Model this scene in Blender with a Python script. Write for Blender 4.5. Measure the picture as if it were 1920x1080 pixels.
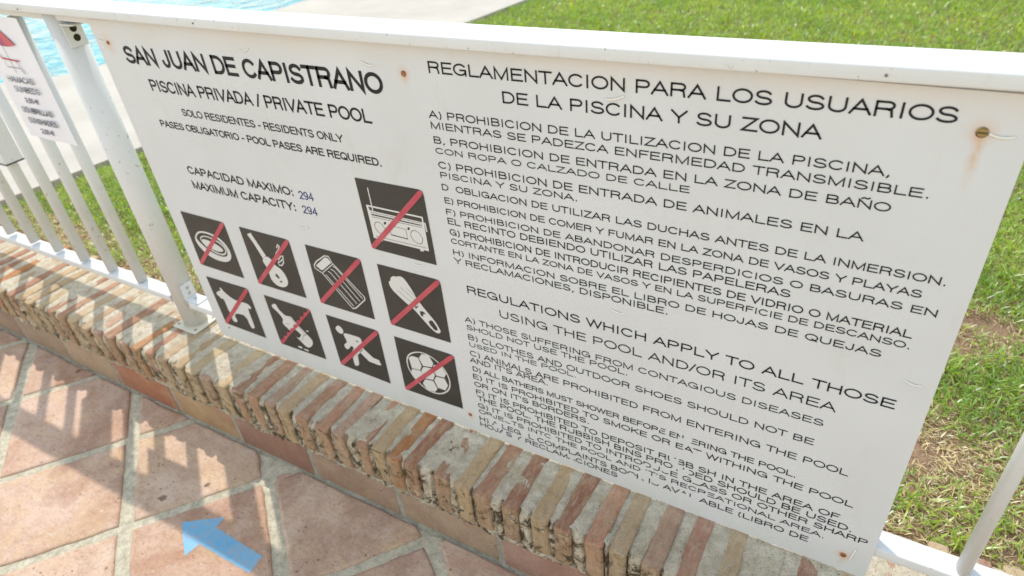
import bpy, bmesh, math, random, json
import numpy as np
from mathutils import Vector, noise
random.seed(7); rng=np.random.default_rng(7)
R=math.radians
for o in list(bpy.data.objects): bpy.data.objects.remove(o)
SC=bpy.context.scene; COL=SC.collection

# ---------------- camera, sky, sun, exposure ----------------
cam=bpy.data.cameras.new('camera'); camo=bpy.data.objects.new('camera',cam); COL.objects.link(camo)
camo.location=(1.3988,-0.7902,1.3107); camo.rotation_mode='XYZ'; camo.rotation_euler=(0.95887,0.08209,0.51331)
cam.sensor_width=36; cam.lens=23.477; cam.clip_start=.02; cam.clip_end=3000
cam.dof.use_dof=True; cam.dof.focus_distance=1.0; cam.dof.aperture_fstop=5.0
SC.camera=camo
AZ=math.atan2(1.0,-1.43)            # the sun stands over the pool side, left of the fence
EL=math.atan(1/(0.352*math.hypot(1,1.43)))
w=bpy.data.worlds.new('World'); SC.world=w; w.use_nodes=True
nt=w.node_tree; bg=nt.nodes['Background']
sky=nt.nodes.new('ShaderNodeTexSky'); sky.sky_type='NISHITA'; sky.sun_disc=False
sky.sun_elevation=EL; sky.sun_rotation=math.pi/2-AZ
sky.air_density=2.4; sky.dust_density=0.1; sky.ozone_density=1.0
hs=nt.nodes.new('ShaderNodeHueSaturation'); hs.inputs['Saturation'].default_value=.55   # thin white haze
nt.links.new(sky.outputs[0],hs.inputs['Color']); nt.links.new(hs.outputs[0],bg.inputs[0]); bg.inputs[1].default_value=0.15
sl=bpy.data.lights.new('sun','SUN'); sl.energy=2.0; sl.angle=R(.65); sl.color=(1,.95,.88)
so=bpy.data.objects.new('sun',sl); COL.objects.link(so)
sd=Vector((math.cos(AZ)*math.cos(EL),math.sin(AZ)*math.cos(EL),math.sin(EL)))
so.rotation_euler=sd.to_track_quat('Z','Y').to_euler(); so.location=(-3,2,6)
SC.view_settings.view_transform='Standard'; SC.view_settings.look='None'
SC.view_settings.gamma=1; SC.view_settings.use_curve_mapping=False
SC.view_settings.exposure=0.88
SC.cycles.max_bounces=8; SC.cycles.diffuse_bounces=4

# ---------------- helpers ----------------
def obj(name,me,mat=None,parent=None,loc=(0,0,0),kind=None,label=None):
    o=bpy.data.objects.new(name,me); COL.objects.link(o); o.location=loc
    if mat is not None and me is not None and not me.materials: me.materials.append(mat)
    if parent is not None: o.parent=parent
    if kind: o['kind']=kind
    if label: o['label']=label
    return o
def thing(name,label,cat,loc=(0,0,0),group=None):
    o=bpy.data.objects.new(name,None); COL.objects.link(o); o.location=loc; o.empty_display_size=.05
    o['label']=label; o['category']=cat
    if group: o['group']=group
    return o
def mesh(name,v,f,smooth=False):
    me=bpy.data.meshes.new(name); me.from_pydata([tuple(map(float,p)) for p in v],[],f); me.validate()
    if smooth: me.polygons.foreach_set('use_smooth',[True]*len(me.polygons))
    return me
def bm_mesh(name,bm,smooth=False):
    me=bpy.data.meshes.new(name); bm.normal_update(); bm.to_mesh(me); bm.free()
    if smooth: me.polygons.foreach_set('use_smooth',[True]*len(me.polygons))
    return me
def box_bm(bm,x0,x1,y0,y1,z0,z1,bev=0,seg=2):
    b=bmesh.new(); bmesh.ops.create_cube(b,size=1)
    for v in b.verts:
        v.co=Vector(((x0+x1)/2+v.co.x*(x1-x0),(y0+y1)/2+v.co.y*(y1-y0),(z0+z1)/2+v.co.z*(z1-z0)))
    if bev: bmesh.ops.bevel(b,geom=b.edges[:],offset=bev,segments=seg,profile=.5,affect='EDGES')
    t=bpy.data.meshes.new('t'); b.to_mesh(t); b.free(); bm.from_mesh(t); bpy.data.meshes.remove(t)
def box(name,x0,x1,y0,y1,z0,z1,bev,mat,parent,loc=(0,0,0),**k):
    bm=bmesh.new(); box_bm(bm,x0,x1,y0,y1,z0,z1,bev); me=bm_mesh(name,bm)
    return obj(name,me,mat,parent,loc,**k)
def cyl_bm(bm,x,y,z0,z1,r,n=20,axis='z'):
    m0=[];m1=[]
    for i in range(n):
        a=2*math.pi*i/n; c,s=math.cos(a)*r,math.sin(a)*r
        if axis=='z': p,q=(x+c,y+s,z0),(x+c,y+s,z1)
        else: p,q=(x+c,z0,y+s),(x+c,z1,y+s)
        m0.append(bm.verts.new(p)); m1.append(bm.verts.new(q))
    for i in range(n):
        f=bm.faces.new((m0[i],m0[(i+1)%n],m1[(i+1)%n],m1[i])); f.smooth=True
    bm.faces.new(m1); bm.faces.new(m0[::-1])
    bmesh.ops.recalc_face_normals(bm,faces=bm.faces[:])

# node helpers
class N:
    def __init__(s,name):
        s.m=bpy.data.materials.new(name); s.m.use_nodes=True; s.t=s.m.node_tree; s.b=s.t.nodes['Principled BSDF']
    def n(s,typ,ins={},**k):
        q=s.t.nodes.new(typ)
        for a,b in k.items(): setattr(q,a,b)
        for a,b in ins.items(): s.set(q.inputs[a],b)
        return q
    def set(s,sock,b):
        if isinstance(b,bpy.types.NodeSocket): s.t.links.new(b,sock)
        elif isinstance(b,bpy.types.Node): s.t.links.new(b.outputs[0],sock)
        else:
            if hasattr(sock.default_value,'__len__') and not hasattr(b,'__len__'): b=[b]*len(sock.default_value)
            if hasattr(b,'__len__') and len(b)==3 and len(sock.default_value)==4: b=(*b,1)
            sock.default_value=b
    def pos(s): return s.n('ShaderNodeNewGeometry').outputs['Position']
    def noise(s,vec,scale,detail=4,rough=.55,dist=0,out=0):
        return s.n('ShaderNodeTexNoise',{'Vector':vec,'Scale':scale,'Detail':detail,'Roughness':rough,'Distortion':dist}).outputs[out]
    def ramp(s,fac,stops):
        q=s.n('ShaderNodeValToRGB',{'Fac':fac}); r=q.color_ramp
        while len(r.elements)>len(stops): r.elements.remove(r.elements[-1])
        while len(r.elements)<len(stops): r.elements.new(1)
        for e,(p,c) in zip(r.elements,stops):
            e.position=p; e.color=(c,c,c,1) if not hasattr(c,'__len__') else (*c,1)
        return q.outputs[0]
    def mix(s,f,a,b,mode='MIX'):
        q=s.n('ShaderNodeMix',data_type='RGBA',blend_type=mode); s.set(q.inputs[0],f); s.set(q.inputs[6],a); s.set(q.inputs[7],b); return q.outputs[2]
    def math(s,op,a,b=0.0,c=None,clamp=False):
        q=s.n('ShaderNodeMath',operation=op,use_clamp=clamp); s.set(q.inputs[0],a); s.set(q.inputs[1],b)
        if c is not None: s.set(q.inputs[2],c)
        return q.outputs[0]
    def bump(s,h,st,dist=.001):
        q=s.n('ShaderNodeBump',{'Height':h,'Strength':st,'Distance':dist}); return q.outputs[0]
    def base(s,c): s.set(s.b.inputs['Base Color'],c)
    def rough(s,c): s.set(s.b.inputs['Roughness'],c)
    def spec(s,c): s.b.inputs['Specular IOR Level'].default_value=c
    def nrm(s,c): s.set(s.b.inputs['Normal'],c)
def plain(name,c,rough=.5,spec=.3,metal=0):
    m=N(name); m.base(c); m.rough(rough); m.spec(spec); m.b.inputs['Metallic'].default_value=metal; return m.m

# ---------------- materials ----------------
def paint_mat():
    m=N('white_painted_metal'); p=m.pos()
    d=m.noise(p,9,5,.6); s=m.noise(p,160,3,.6)
    c=m.mix(m.ramp(d,[(.45,0),(.75,.35)]),(.595,.60,.61),(.49,.485,.45))
    c=m.mix(m.ramp(s,[(.70,0),(.74,.8)]),c,(.33,.28,.2))
    c=m.mix(m.ramp(m.noise(m.n('ShaderNodeMapping',{'Vector':p,'Scale':(1,1,.3)}).outputs[0],42,6,.75),[(.60,0),(.75,.5)]),c,(.47,.44,.36))
    c=m.mix(m.math('MULTIPLY',m.ramp(m.noise(p,75,5,.7),[(.63,0),(.655,.9)]),m.ramp(m.noise(p,6,2,.5),[(.48,0),(.56,1)])),c,(.30,.17,.09))
    m.base(c); m.rough(.5); m.spec(.15); m.nrm(m.bump(d,.15,.001)); return m.m
PAINT=paint_mat()
def sign_mat():
    m=N('weathered_white_sign_board'); p=m.pos()
    sp=m.n('ShaderNodeSeparateXYZ',{0:p}); X,Y,Z=sp.outputs
    c=m.mix(m.ramp(m.noise(p,3.0,4,.6),[(.35,0),(.7,1)]),(.575,.585,.606),(.530,.538,.552))
    sm=m.noise(m.n('ShaderNodeMapping',{'Vector':p,'Scale':(1,1,.45)}).outputs[0],14,6,.7)
    c=m.mix(m.ramp(sm,[(.56,0),(.78,.45)]),c,(.47,.455,.42))
    fl=m.noise(p,230,2,.5); c=m.mix(m.ramp(fl,[(.745,0),(.77,.7)]),c,(.38,.35,.3))
    # green-grey grime along the bottom edge and under the rail
    lo=m.math('MULTIPLY',m.ramp(m.math('DIVIDE',m.math('SUBTRACT',.30,Z),.06),[(0,0),(1,.55)]),m.ramp(m.noise(p,22,5,.7),[(.4,0),(.7,1)]))
    c=m.mix(lo,c,(.50,.50,.42))
    hi=m.math('MULTIPLY',m.ramp(m.math('DIVIDE',m.math('SUBTRACT',Z,1.012),.04),[(0,0),(1,.5)]),m.ramp(m.noise(p,7,4,.6),[(.35,.2),(.65,1)]))
    c=m.mix(hi,c,(.62,.53,.46))
    # rust runs below the fixings: x, z, half width, length, strength
    for (sx,sz,wd,ln,st) in RUST:
        nx=m.math('MULTIPLY',m.math('SUBTRACT',m.noise(p,38,5,.7),.5),.016)
        dx=m.math('DIVIDE',m.math('ABSOLUTE',m.math('ADD',m.math('SUBTRACT',X,sx),nx)),wd)
        gx=m.math('SUBTRACT',1.0,dx,clamp=True)
        dz=m.math('DIVIDE',m.math('SUBTRACT',sz+.004,Z),ln)
        gz=m.math('MULTIPLY',m.math('SUBTRACT',1.0,dz,clamp=True),m.math('GREATER_THAN',dz,0.0))
        f=m.math('MULTIPLY',m.math('MULTIPLY',m.math('MULTIPLY',gx,m.math('MULTIPLY',gz,gz)),m.ramp(m.noise(p,55,5,.75),[(.30,.25),(.62,1.6)])),st,clamp=True)
        c=m.mix(f,c,(.52,.30,.12))
        rr=m.math('SQRT',m.math('ADD',m.math('POWER',m.math('SUBTRACT',X,sx),2.0),m.math('POWER',m.math('SUBTRACT',Z,sz),2.0)))
        h=m.math('MULTIPLY',m.math('SUBTRACT',1.0,m.math('DIVIDE',rr,wd*2.2),clamp=True),st)
        c=m.mix(h,c,(.58,.42,.33))
    m.base(c); m.rough(.55); m.spec(.2)
    m.nrm(m.bump(m.math('ADD',m.noise(p,2.2,2,.5),m.math('MULTIPLY',m.noise(p,400,2,.5),.003)),.35,.01)); return m.m
def brick_mat():
    m=N('old_handmade_brick'); p=m.pos(); oi=m.n('ShaderNodeObjectInfo'); col=oi.outputs['Color']
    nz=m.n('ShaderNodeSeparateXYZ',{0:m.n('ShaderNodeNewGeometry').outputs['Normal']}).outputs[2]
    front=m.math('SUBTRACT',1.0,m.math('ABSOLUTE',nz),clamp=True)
    ln=m.n('ShaderNodeMapping',{'Vector':p,'Scale':(3,1,1)}).outputs[0]
    # tan dust lying on the street side of the bricks
    dust=m.math('MULTIPLY',m.ramp(front,[(.45,0),(.8,.6)]),m.ramp(m.noise(p,21,4,.6),[(.3,.4),(.65,1)]))
    c=m.mix(dust,col,(.37,.29,.19))
    c=m.mix(m.ramp(m.noise(ln,30,7,.7),[(.38,0),(.62,.8)]),c,m.mix(.6,c,(.56,.45,.30)))
    c=m.mix(m.ramp(m.noise(p,75,6,.75),[(.50,0),(.66,.65)]),c,m.mix(.55,c,(.20,.11,.06)))
    c=m.mix(m.ramp(m.noise(p,15,8,.78,.8),[(.57,0),(.65,.75)]),c,m.mix(m.noise(p,210,4,.7),(.62,.57,.47),(.44,.39,.29)))
    c=m.mix(m.ramp(m.noise(p,24,7,.8,.9),[(.58,0),(.66,.5)]),c,(.42,.30,.13))
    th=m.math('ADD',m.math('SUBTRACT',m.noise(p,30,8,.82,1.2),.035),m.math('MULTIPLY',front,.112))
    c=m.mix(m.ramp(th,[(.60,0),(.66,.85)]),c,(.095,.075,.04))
    c=m.mix(m.ramp(m.noise(p,330,4,.7),[(.60,0),(.66,.85)]),c,(.10,.075,.045))
    m.base(c); m.rough(.95); m.spec(.08)
    h=m.math('ADD',m.noise(p,75,8,.8),m.math('MULTIPLY',m.noise(p,420,4,.7),.45)); m.nrm(m.bump(h,1.0,.006)); return m.m
def mortar_mat(name='lime_mortar',moss=1.0,base1=(.80,.70,.55),base2=(.56,.48,.36)):
    m=N(name); p=m.pos()
    c=m.mix(m.ramp(m.noise(p,45,7,.75),[(.38,0),(.62,1)]),base1,base2)
    c=m.mix(m.ramp(m.noise(p,13,7,.75,.5),[(.54,0),(.64,.55*moss)]),c,(.52,.40,.24))
    geo=m.n('ShaderNodeNewGeometry'); nz=m.n('ShaderNodeSeparateXYZ',{0:geo.outputs['Normal']}).outputs[2]
    side=m.math('SUBTRACT',1.0,m.math('ABSOLUTE',nz),clamp=True)
    thr=m.math('ADD',m.math('SUBTRACT',m.noise(p,30,8,.82,1.0),.04),m.math('MULTIPLY',side,.15))
    c=m.mix(m.ramp(thr,[(.57,0),(.63,.92*moss)]),c,(.075,.06,.035))
    c=m.mix(m.ramp(m.noise(p,310,4,.75),[(.585,0),(.64,.85)]),c,(.12,.105,.08))
    m.base(c); m.rough(1); m.spec(.02)
    h=m.math('ADD',m.noise(p,100,8,.82),m.math('MULTIPLY',m.noise(p,420,4,.8),.5)); m.nrm(m.bump(h,1.0,.008)); return m.m
def tile_mat(name='terracotta_tile',bl=1.0):
    m=N(name); p=m.pos(); oi=m.n('ShaderNodeObjectInfo'); col=oi.outputs['Color']; rd=oi.outputs['Random']
    off=m.n('ShaderNodeVectorMath',{0:p},operation='ADD'); v=m.n('ShaderNodeCombineXYZ',{0:m.math('MULTIPLY',rd,7.0),2:m.math('MULTIPLY',rd,3.0)}); m.set(off.inputs[1],v)
    q=off.outputs[0]
    c=m.mix(m.ramp(m.noise(q,5,7,.7,.6),[(.38,0),(.60,.9)]),col,m.mix(.65*bl,col,(.62,.47,.38)))
    c=m.mix(m.ramp(m.noise(q,9,7,.72,.8),[(.50,0),(.66,.65)]),c,m.mix(.6*(.4+.6*bl),col,(.58,.42,.22)))
    c=m.mix(m.ramp(m.noise(q,4,6,.7,.3),[(.50,0),(.64,.8)]),c,m.mix(.6,col,(.27,.145,.11)))
    st=m.n('ShaderNodeMapping',{'Vector':q,'Scale':(1,3.5,1),'Rotation':(0,0,R(40))}).outputs[0]
    c=m.mix(m.ramp(m.noise(st,38,8,.8),[(.50,0),(.62,.6)]),c,m.mix(.5,c,(.20,.12,.085)))
    c=m.mix(m.ramp(m.noise(st,90,6,.8),[(.56,0),(.68,.45*bl)]),c,(.62,.52,.45))
    c=m.mix(m.ramp(m.noise(q,150,6,.75),[(.565,0),(.63,.6)]),c,(.20,.13,.09))
    c=m.mix(m.ramp(m.noise(q,60,7,.8),[(.56,0),(.66,.5*bl)]),c,(.58,.50,.43))
    vo=m.n('ShaderNodeTexVoronoi',{'Vector':q,'Scale':60}).outputs[0]
    pit=m.math('MULTIPLY',m.ramp(m.math('ADD',vo,m.math('MULTIPLY',m.noise(q,260,3,.7),.16)),[(.16,1),(.24,0)]),m.ramp(m.noise(q,17,3,.6),[(.50,0),(.58,1)]))
    vb=m.n('ShaderNodeTexVoronoi',{'Vector':q,'Scale':10}).outputs[0]
    pb=m.math('MULTIPLY',m.ramp(m.math('ADD',vb,m.math('MULTIPLY',m.noise(q,110,5,.8),.22)),[(.17,1),(.215,0)]),m.ramp(m.noise(q,8,2,.5),[(.50,0),(.56,1)]))
    pit=m.math('MAXIMUM',pit,pb)
    c=m.mix(m.math('MULTIPLY',pit,.78),c,(.15,.085,.055))
    m.base(c); m.rough(.78); m.spec(.2)
    h=m.math('SUBTRACT',m.math('ADD',m.noise(q,30,8,.78),m.math('MULTIPLY',m.noise(q,260,5,.75),.35)),m.math('MULTIPLY',pit,1.3))
    m.nrm(m.bump(h,.8,.0035)); return m.m
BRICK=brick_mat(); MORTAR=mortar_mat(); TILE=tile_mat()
GROUT=mortar_mat('cement_grout',.3,(.86,.77,.59),(.55,.49,.36))
SKIRT=tile_mat('skirting_terracotta',.35)
PALEJ=mortar_mat('pale_joint_mortar',.25,(.60,.55,.48),(.45,.41,.35))
def grass_mat():
    m=N('grass_blade'); t=m.t; a=m.n('ShaderNodeAttribute',attribute_name='tint'); c=a.outputs['Color']
    for nd in (m.b,): t.nodes.remove(nd)
    out=[x for x in t.nodes if x.type=='OUTPUT_MATERIAL'][0]
    d=m.n('ShaderNodeBsdfDiffuse',{'Color':c}); tr=m.n('ShaderNodeBsdfTranslucent',{'Color':m.mix(1.0,c,(1.35,1.3,.6),'MULTIPLY')})
    g=m.n('ShaderNodeBsdfGlossy',{'Color':(1,1,1),'Roughness':.38})
    s1=m.n('ShaderNodeMixShader',{0:.5,1:d.outputs[0],2:tr.outputs[0]}); s2=m.n('ShaderNodeMixShader',{0:.05,1:s1.outputs[0],2:g.outputs[0]})
    t.links.new(s2.outputs[0],out.inputs[0]); return m.m
GRASS=grass_mat()
def soil_mat():
    m=N('lawn_soil'); p=m.pos()
    sp=m.n('ShaderNodeSeparateXYZ',{0:p}); 
    c=m.mix(m.ramp(m.noise(p,25,6,.7),[(.35,0),(.7,1)]),(.30,.19,.125),(.17,.11,.07))
    c=m.mix(m.ramp(m.noise(p,160,4,.7),[(.50,0),(.66,.7)]),c,(.42,.31,.19))
    far=m.ramp(m.math('DIVIDE',m.n('ShaderNodeVectorMath',{0:p},operation='LENGTH').outputs['Value'],14.0),[(.35,0),(.7,1)])
    g=m.mix(m.ramp(m.noise(p,3,6,.7),[(.35,0),(.7,1)]),(.13,.22,.03),(.22,.30,.05))
    c=m.mix(far,c,g); m.base(c); m.rough(.95); m.spec(.05)
    m.nrm(m.bump(m.noise(p,70,6,.75),1.0,.01)); return m.m
SOIL=soil_mat()
def deck_mat():
    m=N('pale_pool_deck'); p=m.pos()
    c=m.mix(m.ramp(m.noise(p,2.5,5,.6),[(.35,0),(.7,1)]),(.44,.40,.35),(.37,.335,.29))
    c=m.mix(m.ramp(m.noise(p,120,4,.7),[(.55,0),(.75,.4)]),c,(.34,.30,.26))
    m.base(c); m.rough(.8); m.spec(.2); m.nrm(m.bump(m.noise(p,80,5,.7),.4,.002)); return m.m
DECK=deck_mat()
def water_mat():
    m=N('pool_water'); p=m.pos()
    n1=m.noise(p,2.6,3,.5,1.6)
    v=m.n('ShaderNodeTexVoronoi',{'Vector':m.n('ShaderNodeVectorMath',{0:p,1:m.noise(p,2.0,3,.5,.5,1)},operation='ADD').outputs[0],'Scale':3.2},feature='SMOOTH_F1').outputs[0]
    c=m.mix(m.ramp(v,[(.25,0),(.75,1)]),(.003,.17,.24),(.02,.29,.35))  # lighter ripples put into the colour in place of caustic light
    m.base(c); m.rough(.12); m.spec(.12); m.b.inputs['IOR'].default_value=1.33
    m.nrm(m.bump(n1,.5,.06)); return m.m
WATER=water_mat()
BLACKV=N('black_vinyl'); 
def _bv():
    m=BLACKV; p=m.pos(); c=m.mix(m.ramp(m.noise(p,12,5,.6),[(.35,0),(.7,1)]),(.026,.025,.023),(.040,.038,.034))
    c=m.mix(m.ramp(m.noise(p,190,2,.5),[(.765,0),(.785,1)]),c,(.5,.5,.48)); m.base(c); m.rough(.5); m.spec(.45)
_bv(); BLACKV=BLACKV.m
INK=plain('black_lettering',(.018,.018,.020),.6,.2); BLUEINK=plain('dark_blue_lettering',(.03,.04,.17),.6,.2)
WHITEV=plain('white_vinyl',(.57,.57,.57),.5,.2)
def red_m():
    m=N('faded_red_vinyl'); p=m.pos(); m.base(m.mix(m.ramp(m.noise(p,18,4,.6),[(.4,0),(.65,1)]),(.40,.06,.085),(.46,.10,.12))); m.rough(.5); m.spec(.3); return m.m
RED=red_m()
def rust_m():
    m=N('rusty_metal'); p=m.pos(); m.base(m.mix(m.ramp(m.noise(p,300,4,.6),[(.4,0),(.65,1)]),(.20,.08,.03),(.36,.19,.09))); m.rough(.75); m.nrm(m.bump(m.noise(p,500,3,.6),.6,.001)); return m.m
RUSTM=rust_m(); BRASS=plain('tarnished_brass',(.30,.22,.10),.3,.5,.9)
def blue_m():
    m=N('blue_floor_paint'); p=m.pos()
    c=m.mix(m.ramp(m.noise(p,9,5,.6),[(.35,0),(.7,1)]),(.11,.31,.50),(.17,.38,.53)); c=m.mix(m.ramp(m.noise(p,26,8,.8),[(.46,0),(.62,.6)]),c,(.27,.35,.43)); c=m.mix(m.ramp(m.noise(p,120,6,.8),[(.55,0),(.61,.85)]),c,(.36,.28,.24)); m.base(c); m.rough(.5); m.spec(.3)
    m.nrm(m.bump(m.noise(p,60,5,.7),.4,.001)); return m.m
BLUE=blue_m()
CLEAR=plain('white_nylon',(.70,.68,.63),.6,.2)

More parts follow.
